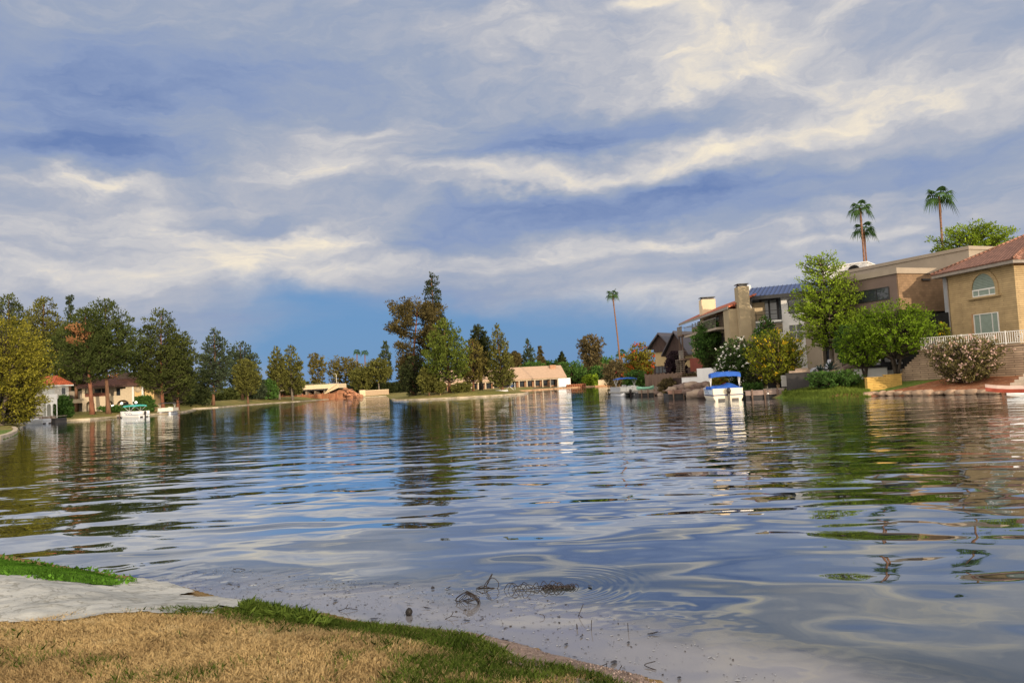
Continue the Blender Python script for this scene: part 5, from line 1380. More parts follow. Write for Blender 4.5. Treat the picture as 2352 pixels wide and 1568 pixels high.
def deck_boat(name, label, x, y, D, rz, hull_m, L=6.0, w=2.3, top=.95, cover=None, canopy=None, can_z=2.25, side_m=None, stripes=True, motor=True, can=(.6, 2.8), cush=None, rail=False, th=.1):
    P = at(x, y, D)
    root = thing(name, label, 'boat', (P.x, P.y, 0), rz)
    def sec(k, b, t, fl=1.0): return [(-w/2*k*.80, b), (w/2*k*.80, b), (w/2*k*.98, b+.35), (w/2*k, t), (-w/2*k, t), (-w/2*k*.98, b+.35)]
    loft([(0, sec(1, -.12, top)), (L*.55, sec(1, -.12, top)), (L*.8, sec(.82, -.02, top+.03)), (L*.95, sec(.45, .2, top+.06)), (L, sec(.2, .4, top+.06))]).build('hull', hull_m, root, .03)
    tr = MB()
    for s in (-1, 1): tr.box(s*.52-.26, s*.52+.26, -.035, -.003, -.12, .17)
    tr.build('stern_cutout_shade', MOTOR, root)  # dark plates painted for the shade in the cutouts beside the motor
    rbm = MB(); rbm.box(-w/2-.03, w/2+.03, -.05, -.004, .40, .47)
    for s in (-1, 1): rbm.box(s*(w/2+.015)-.02, s*(w/2+.015)+.02, 0, L*.56, .40, .47)
    rbm.build('rub_rail', NAVY if stripes else GREYS, root)
    if side_m:
        for s in (-1, 1): MB().box(s*(w/2+.004)-.006, s*(w/2+.004)+.006, .1, L*.55, .5, top-.02).build('side_panel', side_m, root)
    if stripes:
        sb = MB(); xx = -w/2-.02
        for (a, b) in (((.3, .52), (1.6, .52)), ((1.4, .55), (2.1, .85)), ((2.0, .55), (2.7, .88)), ((2.6, .55), (3.2, .85))):
            sb.add([(xx, a[0], a[1]), (xx, a[0]+.16, a[1]), (xx, b[0]+.16, b[1]), (xx, b[0], b[1]), (xx+.008, a[0], a[1]), (xx+.008, a[0]+.16, a[1]), (xx+.008, b[0]+.16, b[1]), (xx+.008, b[0], b[1])],
                   [(0, 1, 2, 3), (7, 6, 5, 4), (0, 4, 5, 1), (1, 5, 6, 2), (2, 6, 7, 3), (3, 7, 4, 0)])
        sb.build('side_stripes', NAVY, root)
    if cover:
        mb = MB(); n, k = 10, 9; vs = []; fs = []
        for j in range(k):
            for i in range(n+1):
                u = i/n; v = j/(k-1)
                edge = min(1, 6*min(u, 1-u))*min(1, 5*min(v, 1-v))
                vs.append((-w*.485+w*.97*u, .02+L*.6*v, top+.02+.20*edge+.22*edge*math.exp(-((u-.62)/.16)**2-((v-.3)/.3)**2)+.025*math.sin(7*u+3*v)*edge))
        m1 = len(vs); vs += [(a, b, top-.14) for a, b, c in vs]
        for j in range(k-1):
            for i in range(n):
                a = j*(n+1)+i; fs.append((a, a+1, a+n+2, a+n+1))
        for i in range(n):
            for a in (i, (k-1)*(n+1)+i): fs.append((a, a+1, m1+a+1, m1+a))
        for j in range(k-1):
            for a, b in ((j*(n+1), (j+1)*(n+1)), (j*(n+1)+n, (j+1)*(n+1)+n)): fs.append((a, b, m1+b, m1+a))
        mb.add(vs, fs); o = mb.build('mooring_cover', cover, root)
        o.location = (0, 0, 0); o.scale = (1.02, 1.0, 1.0)
    if cush:
        for i in range(3): MB().box(-w/2-.05, -w/2+.3, .4+i*.75, 1.0+i*.75, top-.1, top+.16).build('cushion', cush, root, .04)
    if rail:
        mb = MB()
        for s in (-1, 1): mb.tube([(s*w/2*.9, .3, top), (s*w/2*.9, .3, top+.4), (s*w/2*.9, L*.6, top+.4), (s*w/2*.9, L*.6, top)], .02, 5)
        mb.build('hand_rail', ALU, root)
    if canopy: bimini(root, w, can[0], can[1], can_z, canopy, th=th, post_z=top)
    if motor: outboard(root)
    return root

def pontoon_boat(name, label, x, y, D, rz, panel, side, canopy, L=6.2, w=2.4, can_z=2.15, can=(.8, 3.2), th=.08, motor=True):
    P = at(x, y, D)
    root = thing(name, label, 'boat', (P.x, P.y, 0), rz)
    for s in (-1, 1):
        MB().tube([(s*.82, -.2, .1), (s*.82, -.05, .12), (s*.82, L*.86, .12), (s*.82, L*.98, .25)], [.16, .33, .33, .05], 12).build('pontoon', ALU, root)
    MB().box(-w/2, w/2, 0, L*.95, .42, .56).build('deck', CONC, root)
    pz = MB(); pz.box(-w/2+.1, w/2-.1, .25, .29, .565, 1.15); pz.build('stern_panel', panel, root)
    for s in (-1, 1): MB().box(s*(w/2-.08)-.02, s*(w/2-.08)+.02, .30, L*.85, .565, 1.15).build('side_panel', side, root)
    MB().box(-w/2+.1, w/2-.1, L*.85, L*.85+.04, .565, 1.12).build('bow_panel', panel, root)
    rl = MB()
    for z in (.60, 1.17): rl.box(-w/2+.06, w/2-.06, .22, .255, z, z+.035)
    for q in (-.5, -.17, .17, .5): rl.box(w*q*.9-.02, w*q*.9+.02, .215, .249, .57, 1.17)
    rl.build('fence_rail', ALU, root)
    MB().box(-w/2+.2, -w/2+.8, .8, 2.6, .565, 1.0).build('seat', GREYS, root, .05); MB().box(w/2-.8, w/2-.2, .8, 2.6, .565, 1.25).build('seat', panel, root, .05)
    MB().box(-.1, .4, 2.9, 3.4, .565, 1.35).build('helm', panel, root, .05)
    if canopy: bimini(root, w*.98, can[0], can[1], can_z, canopy, th=th, post_z=1.15)
    if motor: outboard(root, -.15, .62)
    return root

deck_boat('deck_boat', 'white and cream boat with folded blue canopy and blue cover, nearest on the right bank', 1672, 900, 59.8, R(-3), GELC, cover=BLUEC, canopy=BLUEC, can_z=2.14, side_m=mat('pale_blue_panel', (.46, .55, .68), .4, .05), cush=BLUEC, can=(.4, 1.3), th=.30)
pontoon_boat('pontoon_boat', 'white pontoon boat under a thin blue awning by the small grey dock', 1447, 905, 92, R(6), GELW, mat('grey_pontoon_side', (.33, .34, .36), .5, .1), BLUEC, can_z=2.15)
deck_boat('deck_boat', 'white boat with a teal canopy moored off the left bank', 331, 950, 127, R(64), GELW, L=5.4, w=2.2, top=1.0, canopy=TEALC, can_z=2.0, can=(.7, 3.6), stripes=True, th=.2)
pontoon_boat('pontoon_boat', 'cream pontoon boat with a dark top behind the teal-topped boat', 379, 945, 147, R(12), GELC, GELC, BLACKM, w=2.8, can_z=2.1, th=.12, motor=False)
deck_boat('rowing_boat', 'small white boat with a blue cover drawn up on the point', 1164, 890, 166, R(72), GELW, L=3.8, w=1.6, top=.75, cover=None, stripes=False, motor=False).location.z = .35
xf = thing('boat_trailer', 'white crossed trailer frame with a blue tarp behind the small boat on the point', 'trailer', tuple(at(1170, 887, 169)))
xf.location.z = 1.0
MB().tube([(-.9, 0, 0), (.7, 0, 1.5)], .07).tube([(.9, .1, 0), (-.7, .1, 1.5)], .07).tube([(1.2, 0, 0), (1.2, 0, 1.6)], .07).build('frame', TRIM_W, xf)
MB().ball((0, .5, 1.1), (.9, .6, .5), 10, 6).build('tarp', BLUEC, xf)
deck_boat('work_boat', 'low grey boat at the end of the floating dock on the left', 108, 968, 112, R(80), mat('grey_hull', (.42, .44, .48), .5, .1), L=4.2, w=1.6, top=.7, stripes=False, motor=False, rail=True)
deck_boat('work_boat', 'low white boat along the floating dock beside the red kayak', 80, 968, 113, R(84), GELW, L=4.6, w=1.7, top=.85, stripes=False, motor=False)
def kayak(name, label, c, rz, L, w, hgt, m1, m2, z=0.0):
    root = thing(name, label, 'kayak', (c.x, c.y, z), rz)
    for nm, m, a, b in (('hull', m2, -.05, hgt*.45), ('deck', m1, hgt*.45+.002, hgt)):
        s = []
        for i in range(9):
            t = i/8; k = max(.04, math.sin(math.pi*t)**.6); kk = k if nm == 'hull' else k*.96
            up = .12*abs(2*t-1)**3
            s.append((-L/2+L*t, [(-w/2*kk, b+up), (-w/2*kk*.7, a+up), (w/2*kk*.7, a+up), (w/2*kk, b+up)] if nm == 'hull' else [(-w/2*kk, a+up), (w/2*kk, a+up), (w/2*kk*.45, b+up), (-w/2*kk*.45, b+up)]))
        loft(s).build(nm, m, root)
    MB().box(-.2, .2, -.55, .35, hgt+.002, hgt+.03).build('cockpit', MOTOR, root)
    return root
REDP = mat('red_plastic', (.50, .035, .03), .4, .1, spec=.5)
kayak('paddle_boat', 'red and white paddle boat at the left end of the floating dock', gp(45, 976), R(40), 2.6, 1.2, 1.0, REDP, GELW)
kayak('canoe', 'faded red canoe with a pale deck lying on the bank at the right edge', gp(2376, 891, .75), R(58), 3.6, .7, .26, mat('pale_pink_deck', (.50, .36, .30), .5, .1), mat('worn_red_hull', (.40, .085, .05), .5, .15), .62)
kayak('dinghy', 'white dinghy edge at the water below the red canoe', gp(2388, 905, .1), R(66), 3.0, .7, .22, GELW, GELW, .02)
kayak('kayak', 'green kayak upturned on the grey dock', gp(1482, 893, .8), R(80), 2.0, .7, .35, mat('green_plastic', (.20, .42, .30), .5, .1), mat('dull_green_plastic', (.16, .33, .25), .5, .1), .72)
def dock(name, label, x0, x1, y, D, depth, ztop, m=GREYD, posts=3, fall=.35, rz=None):
    a, b = at(x0, y, D), at(x1, y, D)
    root = thing(name, label, 'dock', (a.x, a.y, 0)); w = b.x-a.x
    mb = MB(); n = max(3, int(w/.16))
    for i in range(n): mb.box(w*i/n, w*(i+1)/n-.012, 0, depth, ztop-.05, ztop+.004*(i % 3))
    mb.build('decking', m, root)
    MB().box(0, w, -.06, -.003, ztop-fall, ztop-.01).build('edge_board', m, root)
    MB().box(.05, w-.05, .05, depth-.05, -.15, ztop-.3).build('float', CHARC, root)
    for i in range(posts):
        q = w*(i+.5)/posts
        MB().tube([(q, -.12, -.4), (q, -.12, ztop+.12)], .07, 8).build('post', BROWNB, root)
    return root
dock('dock', 'grey wooden dock on the right of the blue-topped boat', 1712, 1800, 905, 60.6, 2.2, .62, mat('mauve_dock_boards', (.22, .165, .145), .95, .25, 1.5))
dock('dock', 'brown dock platform among the boulders left of the blue-topped boat', 1534, 1606, 900, 74, 2.6, .75, mat('brown_dock_boards', (.20, .12, .095), .95, .25, 1.5))
dock('dock', 'small grey dock carrying the green kayak', 1466, 1510, 905, 88, 3, .70, GREYD)
dock('floating_dock', 'long grey floating dock at the far left', 50, 128, 965, 116, 3.0, 1.0, GREYD, posts=4)
dock('dock', 'small pale dock beside the teal-topped boat', 268, 296, 957, 132, 3.5, .55, GREYD, posts=2)
# mooring post by the dock
p = gp(1762, 914)
mp = thing('mooring_post', 'short white-capped mooring post in front of the grey wooden dock', 'post', (p.x, p.y-.3, 0))
MB().tube([(0, 0, -.3), (0, 0, .33)], .05).build('post', BLACKM, mp); MB().ball((0, 0, .36), .075).build('cap', TRIM_W, mp)
# boulders
RK = [(1544, 893, 78, .55), (1556, 889, 79, .6), (1572, 886, 78, .75), (1590, 884, 77, .8), (1606, 886, 76, .7), (1622, 883, 76, .75), (1634, 888, 75, .6), (1580, 897, 73.5, .5), (1622, 901, 69, .85), (1600, 903, 71, .8), (1640, 900, 67, .7), (1512, 899, 88, .55), (1522, 905, 86, .6), (1500, 903, 90, .5)]
rl_ = ['small boulder at the left end of the brown dock', 'boulder behind the left end of the brown dock', 'boulder under the dry bush on the brown dock', 'squared boulder below the white wall', 'boulder below the corner of the white wall', 'boulder at the foot of the taller white wall', 'boulder touching the green shrub with orange leaves', 'low boulder at the front of the brown dock', 'broad flat boulder at the water just left of the blue-topped boat', 'broad flat boulder at the water in front of the brown dock', 'boulder half hidden by the blue-topped boat', 'boulder by the dry bush at the water edge', 'boulder at the water under the dry bush', 'boulder between the grey dock and the dry bush']
for i, (x, y, D, r) in enumerate(RK):
    P = at(x, y, D); rr = random.Random(i)
    o = rock((P.x, P.y, max(.05, P.z-.1)), (r*1.25, r, r*.62), 40+i, 'boulder', rl_[i], 'boulders on the right bank', ROCK if i % 3 else ROCK_P)
P = at(1974, 842, 59.5); rock((P.x, P.y, 2.05), (.55, .45, .62), 77, 'boulder', 'upright brown boulder on the patio edge beside the sofa', None, ROCK)
P = at(1950, 846, 59); rock((P.x, P.y, 1.9), (.8, .4, .35), 78, 'boulder', 'low boulder left of the upright one on the patio edge', None, ROCK)
# stone-slab stairs by the gold-tipped tree
h = House('slab_steps', 'stack of grey stone slab steps left of the gold-tipped tree trunk', 'steps', (1742, 893, 63.5), (1802, 891, 62))
mb = MB()
for i in range(7): mb.box(.27*i, h.L+.1-.02*i, .26*i, .26*i+1.2, .4+.155*i, .4+.155*i+.13)
mb.build('treads', mat('grey_slab', (.42, .37, .31), .95, .2, 2, .01, 10), h.root); h.part('riser_core', SHADE, (.6, h.L, .5, 2.4, .3, 1.3))
h = House('slab_ledge', 'pale stone ledge on top of the charcoal planter', 'ledge', (1812, 851, 61), (1860, 848, 60.6))
h.part('slab', ROCK_P, (0, h.L, 0, .7, planter_top+.062, planter_top+.22), (.5, h.L-.1, .1, .8, planter_top+.222, planter_top+.40))
# sun lounger
P = at(1884, 832, 62.4); lz = 2.06
lg = thing('sun_lounger', 'silver curved sun lounger by the black glass slot', 'sun lounger', (P.x, P.y, 1.72), R(3))
prof_ = [(-.95, .12), (-.6, .42), (-.2, .52), (.15, .42), (.42, .36), (.62, .72), (.78, 1.05)]
mb = MB()
for (a, b) in zip(prof_[:-1], prof_[1:]):
    mb.add([(a[0], -.3, a[1]), (b[0], -.3, b[1]), (b[0], .3, b[1]), (a[0], .3, a[1]), (a[0], -.3, a[1]-.06), (b[0], -.3, b[1]-.06), (b[0], .3, b[1]-.06), (a[0], .3, a[1]-.06)], [(0, 1, 2, 3), (7, 6, 5, 4), (0, 4, 5, 1), (3, 2, 6, 7)])
mb.build('bed', mat('silver_mesh', (.50, .51, .58), .5, .08), lg)
MB().box(-.5, -.4, -.3, .3, 0, .4).box(.4, .5, -.3, .3, 0, .32).build('legs', ALU, lg)
# wicker sofas
WICK = mat('black_wicker', (.016, .015, .016), .8, .3, 12); CUSH = mat('grey_cushion', (.33, .33, .34), .9, .08)
def sofa(label, x, y, D, rz, w):
    P = at(x, y, D); r = thing('patio_sofa', label, 'sofa', (P.x, P.y, 1.70), rz)
    MB().box(-w/2, w/2, -.4, .4, 0, .40).build('base', WICK, r); MB().box(-w/2, w/2, .30, .45, .401, .85).build('backrest', WICK, r)
    for s in (-1, 1): MB().box(s*(w/2-.07)-.07, s*(w/2-.07)+.07, -.4, .299, .401, .62).build('armrest', WICK, r)
    n = 2
    for i in range(n):
        x0 = -w/2+.16+(w-.32)*i/n; x1 = x0+(w-.32)/n-.03
        MB().box(x0, x1, -.38, .27, .401, .53).build('seat_cushion', CUSH, r, .03); MB().box(x0+.03, x1-.03, .12, .28, .535, .92).build('back_cushion', CUSH, r, .04)
sofa('black wicker sofa with grey cushions at the right of the shaded patio', 2052, 838, 58.5, R(20), 1.5)
sofa('black wicker sofa at the left of the shaded patio', 2008, 840, 60, R(-35), 1.4)
# agave
def agave(label, x, y, D, r, seed):
    P = at(x, y, D); rr = random.Random(seed); root = thing('agave', label, 'plant', (P.x, P.y, P.z)); mb = MB()
    for i in range(22):
        a = i*2.399; e = rr.uniform(.25, 1.35); d = Vector((math.cos(a)*math.cos(e), math.sin(a)*math.cos(e), math.sin(e))); s = d.cross(Vector((0, 0, 1))).normalized()*.07
        m_ = d*r*.55; t_ = d*r; t_.z -= .12*r
        mb.add([-s*.6, s*.6, m_+s, t_, m_-s], [(0, 1, 2, 3, 4)])
    mb.build('leaves', mat('agave_leaf', (.035, .06, .05), .6, .3), root)
agave('spiky dark agave at the foot of the sun lounger', 1908, 850, 60.2, .95, 1)
agave('small spiky agave left of the dark agave', 1884, 853, 60, .7, 2)
# rough stone edging along the mulch bank
eb = MB(); rr2 = random.Random(9); Pp = [Vector((p[0], p[1], 0)) for p in S_RIGHT[2:]] + [Vector((30.5, 41, 0)), Vector((32, 36, 0))]
for a, b in zip(Pp[:-1], Pp[1:]):
    n = max(1, int((b-a).length/.62))
    for i in range(n):
        c = a.lerp(b, (i+.5)/n); d = (b-a).normalized(); ang = math.atan2(d.y, d.x)
        q = MB().ball((0, 0, 0), (.40*rr2.uniform(.8, 1.5), .30, .19*rr2.uniform(.75, 1.25)), 9, 6, .22, rr2)
        ca, sa = math.cos(ang), math.sin(ang)
        eb.add([(c.x+x*ca-y*sa, c.y+x*sa+y*ca+.1, z+.14) for x, y, z in q.v], q.f, True)
tag(eb.build('stone_edging', mat('warm_edging_stone', (.36, .25, .17), .95, .3, 1.5, .03, 8)), kind='structure')
# grass fringe of the right lawn edge
def blade_patch(name, pts, zf, n_per_m2, h0, h1, w, mats_tint, seed, sel=None, lean=.5):
    rng = np.random.RandomState(seed)
    xs, ys = [p[0] for p in pts], [p[1] for p in pts]
    A = (max(xs)-min(xs))*(max(ys)-min(ys)); n = int(A*n_per_m2)
    X = rng.uniform(min(xs), max(xs), n); Y = rng.uniform(min(ys), max(ys), n)
    ok = inside(X, Y, pts)
    if sel is not None: ok &= sel(X, Y, rng)
    X, Y = X[ok], Y[ok]; n = len(X); Z = zf(X, Y)
    a = rng.uniform(0, 6.283, n); hh = rng.uniform(h0, h1, n); ln = rng.rand(n)*lean; la = rng.uniform(0, 6.283, n)
    bx, by = np.cos(a)*w/2, np.sin(a)*w/2
    tx, ty = X+np.cos(la)*ln*hh, Y+np.sin(la)*ln*hh
    mx_, my_ = X+np.cos(la)*ln*hh*.3, Y+np.sin(la)*ln*hh*.3
    V = np.stack([np.stack([X-bx, Y-by, Z-.01], -1), np.stack([X+bx, Y+by, Z-.01], -1), np.stack([mx_+bx*.8, my_+by*.8, Z+hh*.6], -1), np.stack([tx, ty, Z+hh], -1), np.stack([mx_-bx*.8, my_-by*.8, Z+hh*.6], -1)], 1).reshape(-1, 3)
    m, tint = mats_tint(X, Y, rng)
    return np_mesh(name, V, np.arange(n*5).reshape(n, 5), m, None, tint)
GRASSL = mat_leaf('fresh_grass', (.035, .065, .010), (.145, .195, .036), None, .25)
pts = [tuple(gp(x, y, .4).xy) for x, y in ((1800, 914), (1850, 913.5), (1900, 913), (1990, 909), (2000, 896), (1990, 884), (1900, 886), (1830, 892), (1796, 900))]
tag(blade_patch('bank_grass', pts, lambda X, Y: ground_z(X, Y), 330, .12, .3, .035, lambda X, Y, r: (GRASSL, np.clip(.3+.5*vnoise(X, Y, .8, 7)+.25*r.rand(len(X))-.1, 0, .9)), 5), kind='stuff')
# ------------------------------------------------------------------ the near shore
def sheet(name, pts, m, off, res=.03, bumpy=0.0, seed=0, zmin=None, kind='structure', zf=None):
    xs, ys = [p[0] for p in pts], [p[1] for p in pts]
    gx_ = np.arange(min(xs)-.05, max(xs)+.05, res); gy_ = np.arange(min(ys)-.05, max(ys)+.05, res)
    X, Y = np.meshgrid(gx_, gy_); sh = X.shape
    Z = (zf or ground_z)(X.ravel(), Y.ravel()).reshape(sh) + off
    if bumpy: Z = Z + bumpy*(vnoise(X, Y, .35, seed)-.5) + bumpy*.6*(vnoise(X, Y, .12, seed+1)-.5)
    if zmin is not None: Z = np.maximum(Z, zmin)
    id_ = np.arange(X.size).reshape(sh)
    q = np.stack([id_[:-1, :-1], id_[:-1, 1:], id_[1:, 1:], id_[1:, :-1]], -1).reshape(-1, 4)
    cx_, cy_ = X.ravel()[q].mean(1), Y.ravel()[q].mean(1)
    cx2, cy2 = cx_+.10*(vnoise(cx_, cy_, .18, seed+5)-.5), cy_+.16*(vnoise(cx_, cy_, .2, seed+6)-.5)
    q = q[inside(cx2, cy2, pts)]
    u, inv = np.unique(q, return_inverse=True)
    V = np.stack([X.ravel(), Y.ravel(), Z.ravel()], -1)[u]
    return tag(np_mesh(name, V, inv.reshape(-1, 4), m, smooth=True), kind=kind)
def px(z, *pts): return [tuple(gp(x, y, z).xy) for x, y in pts]

# concrete apron running into the water
mt = bpy.data.materials.new('worn_pale_concrete'); mt.use_nodes = True
T = NT(mt.node_tree); p_ = T.n['Principled BSDF']; co = T.new('ShaderNodeTexCoord').outputs['Object']
c_ = T.mix(T.sm(T.noise(co, 1.6, 5, .65), .35, .65), (.28, .28, .26, 1), (.40, .40, .375, 1))
vein = T.m('ABSOLUTE', T.m('SUBTRACT', T.noise(T.vm('MULTIPLY', co, (1, 1.6, 1)), 2.2, 4, .6, 1.2), .5))
c_ = T.mix(T.sm(vein, .035, .0, 0, .75), c_, (.16, .155, .13, 1))
c_ = T.mix(T.sm(T.noise(co, 24, 3, .7), .55, .75, 0, .5), c_, (.20, .19, .16, 1))
T.put(p_.inputs['Base Color'], c_); p_.inputs['Roughness'].default_value = .85
bn = T.new('ShaderNodeBump'); bn.inputs['Distance'].default_value = .02; T.put(bn.inputs['Height'], T.noise(co, 9, 5, .7)); T.l.new(bn.outputs[0], p_.inputs['Normal'])
apron = px(.12, (-260, 1360), (0, 1350), (150, 1350), (250, 1340), (330, 1332), (400, 1338), (440, 1352), (428, 1372), (470, 1378), (540, 1380), (585, 1388), (600, 1402), (500, 1412)) + px(.27, (500, 1410), (330, 1428), (150, 1440), (0, 1446), (-300, 1462))
AX = [p for p in apron]
def apron_z(X, Y):
    g = ground_z(X, Y); return np.maximum(g+.03, .045+.05*vnoise(X, Y, .8, 12))
sheet('concrete_ramp', apron, mt, .0, .03, .03, 11, zf=apron_z)
# gravel strip between turf and water
GRAV = mat_ground('pinkish_gravel', (.27, .20, .17), (.20, .15, .125), (.34, .27, .23), 5.0, 11.0, .02, 60.0, 90.0)
grav = px(.08, (860, 1434), (1000, 1449), (1090, 1458), (1140, 1464), (1220, 1486), (1340, 1520), (1440, 1542), (1560, 1572), (1640, 1640), (1380, 1680), (1270, 1600), (1170, 1548), (1090, 1508), (980, 1480), (850, 1454))
sheet('gravel_strip', grav, GRAV, .012, .03, .02, 21)
rng = np.random.RandomState(2)
# loose gravel
N = 9000
gxs = [p[0] for p in grav]; gys = [p[1] for p in grav]
X = rng.uniform(min(gxs), max(gxs), N); Y = rng.uniform(min(gys), max(gys), N); k = inside(X, Y, grav); X, Y = X[k], Y[k]; n = len(X)
Z = ground_z(X, Y)+.014; r = rng.uniform(.003, .010, n)
a = rng.uniform(0, 6.28, n)
base = [np.stack([X+np.cos(a+q)*r*s1, Y+np.sin(a+q)*r*s1*.8, Z-.004], -1) for q, s1 in ((0, 1), (1.57, .9), (3.14, 1.1), (4.71, .8))]
topv = np.stack([X, Y, Z+r*.8], -1)
V = np.stack(base+[topv], 1).reshape(-1, 3)
Fc = np.concatenate([np.stack([np.arange(n)*5+q, np.arange(n)*5+(q+1) % 4, np.arange(n)*5+4], -1) for q in range(4)])
PEB = mat_leaf('loose_pebbles', (.07, .05, .042), (.24, .185, .16), None, .0)
tag(np_mesh('gravel', V, Fc, PEB, None, np.tile(rng.rand(n), 4)), kind='stuff')
# ---- turf
lawn = px(.27, (-420, 1446), (0, 1428), (160, 1425), (330, 1412), (440, 1398), (530, 1388), (580, 1387), (650, 1393)) + px(.08, (720, 1427), (790, 1442), (900, 1455), (1065, 1473), (1142, 1497), (1182, 1526), (1282, 1548), (1390, 1572), (1470, 1610)) + px(.27, (1420, 1700), (1300, 1800), (-700, 1800))
edge = px(.27, (440, 1398), (530, 1388), (650, 1393)) + px(.08, (790, 1442), (900, 1455), (1065, 1470), (1182, 1518), (1415, 1560), (1500, 1600))
def greenness(X, Y):
    d = seg_dist(X, Y, edge, False)
    patch = vnoise(X, Y, .55, 31)*.55+vnoise(X, Y, .2, 32)*.45
    xr = sstep(X, -4.2, -1.2)
    return np.clip((.25+.65*xr)*np.exp(-(d/(.14+.22*xr))**2)*(.5+.9*patch) + sstep(X, -2.6, .4)*.55*sstep(patch, .36, .66) + .14*sstep(patch, .55, .8), 0, 1)
DRYG = mat_leaf('dry_grass_blades', (.17, .105, .048), (.54, .395, .195), (.76, .64, .40), .25)
GRNG = mat_leaf('green_grass_blades', (.022, .045, .008), (.105, .15, .028), (.34, .27, .09), .25)
zf = lambda X, Y: ground_z(X, Y)+.0
def dry_sel(X, Y, r): return r.rand(len(X)) > greenness(X, Y)*.95
def grn_sel(X, Y, r): return r.rand(len(X)) < greenness(X, Y)
def thin(X, Y, r): return r.rand(len(X)) < .45+.75*vnoise(X, Y, .16, 41)
bare = lambda X, Y: np.exp(-(((X+4.1)/.9)**2+((Y-5.4)/.35)**2))
tag(blade_patch('dry_grass', lawn, zf, 15000, .010, .038, .006, lambda X, Y, r: (DRYG, np.clip(.18+.45*vnoise(X, Y, .3, 8)+.25*vnoise(X, Y, .09, 9)+.28*(r.rand(len(X))-.5)+.1-.35*bare(X, Y), 0, .94)), 6, lambda X, Y, r: dry_sel(X, Y, r) & thin(X, Y, r) & (Y > 3.9), 1.7), kind='stuff')
tag(blade_patch('green_grass', lawn, zf, 15000, .014, .062, .006, lambda X, Y, r: (GRNG, np.clip(.15+.6*vnoise(X, Y, .15, 18)+.3*(r.rand(len(X))-.5), 0, .95)), 7, lambda X, Y, r: grn_sel(X, Y, r) & (Y > 3.9), 1.3), kind='stuff')
# bright clipped patch on the left, with leafy rim
patch = px(.2, (-400, 1240), (-100, 1262), (0, 1280), (90, 1294), (200, 1306), (280, 1322), (322, 1332), (250, 1342), (150, 1351), (0, 1354), (-300, 1366))
PGR = mat_leaf('clipped_green_grass', (.030, .075, .010), (.085, .19, .022), None, .25)
def pz(X, Y): return np.maximum(ground_z(X, Y), .06)+.05*sstep(seg_dist(X, Y, patch), 0, .3)
sheet('green_lawn', patch, mat_ground('green_turf', (.06, .125, .02), (.05, .10, .015), (.08, .14, .03), 1.5, 4, .02, 40, 60), .02, .03, .01, 51, zf=pz)
tag(blade_patch('clipped_grass', patch, lambda X, Y: pz(X, Y)+.015, 12000, .01, .03, .007, lambda X, Y, r: (PGR, np.clip(.25+.4*vnoise(X, Y, .5, 19)+.35*(r.rand(len(X))-.5)+.1, 0, .95)), 8, None, .7), kind='stuff')
rng = np.random.RandomState(12)
rimp = []
for a, b in zip(patch, patch[1:]+patch[:1]):
    L_ = math.hypot(b[0]-a[0], b[1]-a[1])
    for i in range(int(L_/.05)): t = rng.rand(); rimp.append((a[0]+(b[0]-a[0])*t+rng.normal()*.03, a[1]+(b[1]-a[1])*t+rng.normal()*.03))
rimp = np.array(rimp); C = np.stack([rimp[:, 0], rimp[:, 1], pz(rimp[:, 0], rimp[:, 1])+.03], -1)
V, Fq, tint, ct, pp = leaf_quads(rng, C, np.full((len(C), 3), .06), 9, .045, .6, .5)
tag(np_mesh('rim_weeds', V, Fq, PGR, None, tint), kind='stuff')
# matted weeds hanging over the bank edge
wp = px(.2, (560, 1398), (660, 1408), (760, 1440), (720, 1436), (640, 1424), (560, 1412))
rng = np.random.RandomState(13); pts_ = []
while len(pts_) < 150:
    x, y = rng.uniform(min(p[0] for p in wp), max(p[0] for p in wp)), rng.uniform(min(p[1] for p in wp), max(p[1] for p in wp))
    if inside(np.array([x]), np.array([y]), wp)[0]: pts_.append((x, y, gz(x, y)+.04))
V, Fq, tint, ct, pp = leaf_quads(rng, np.array(pts_), np.full((150, 3), .07), 40, .10, .16, .25)
tag(np_mesh('edge_weeds', V, Fq, GRNG, None, tint*.75), kind='stuff')

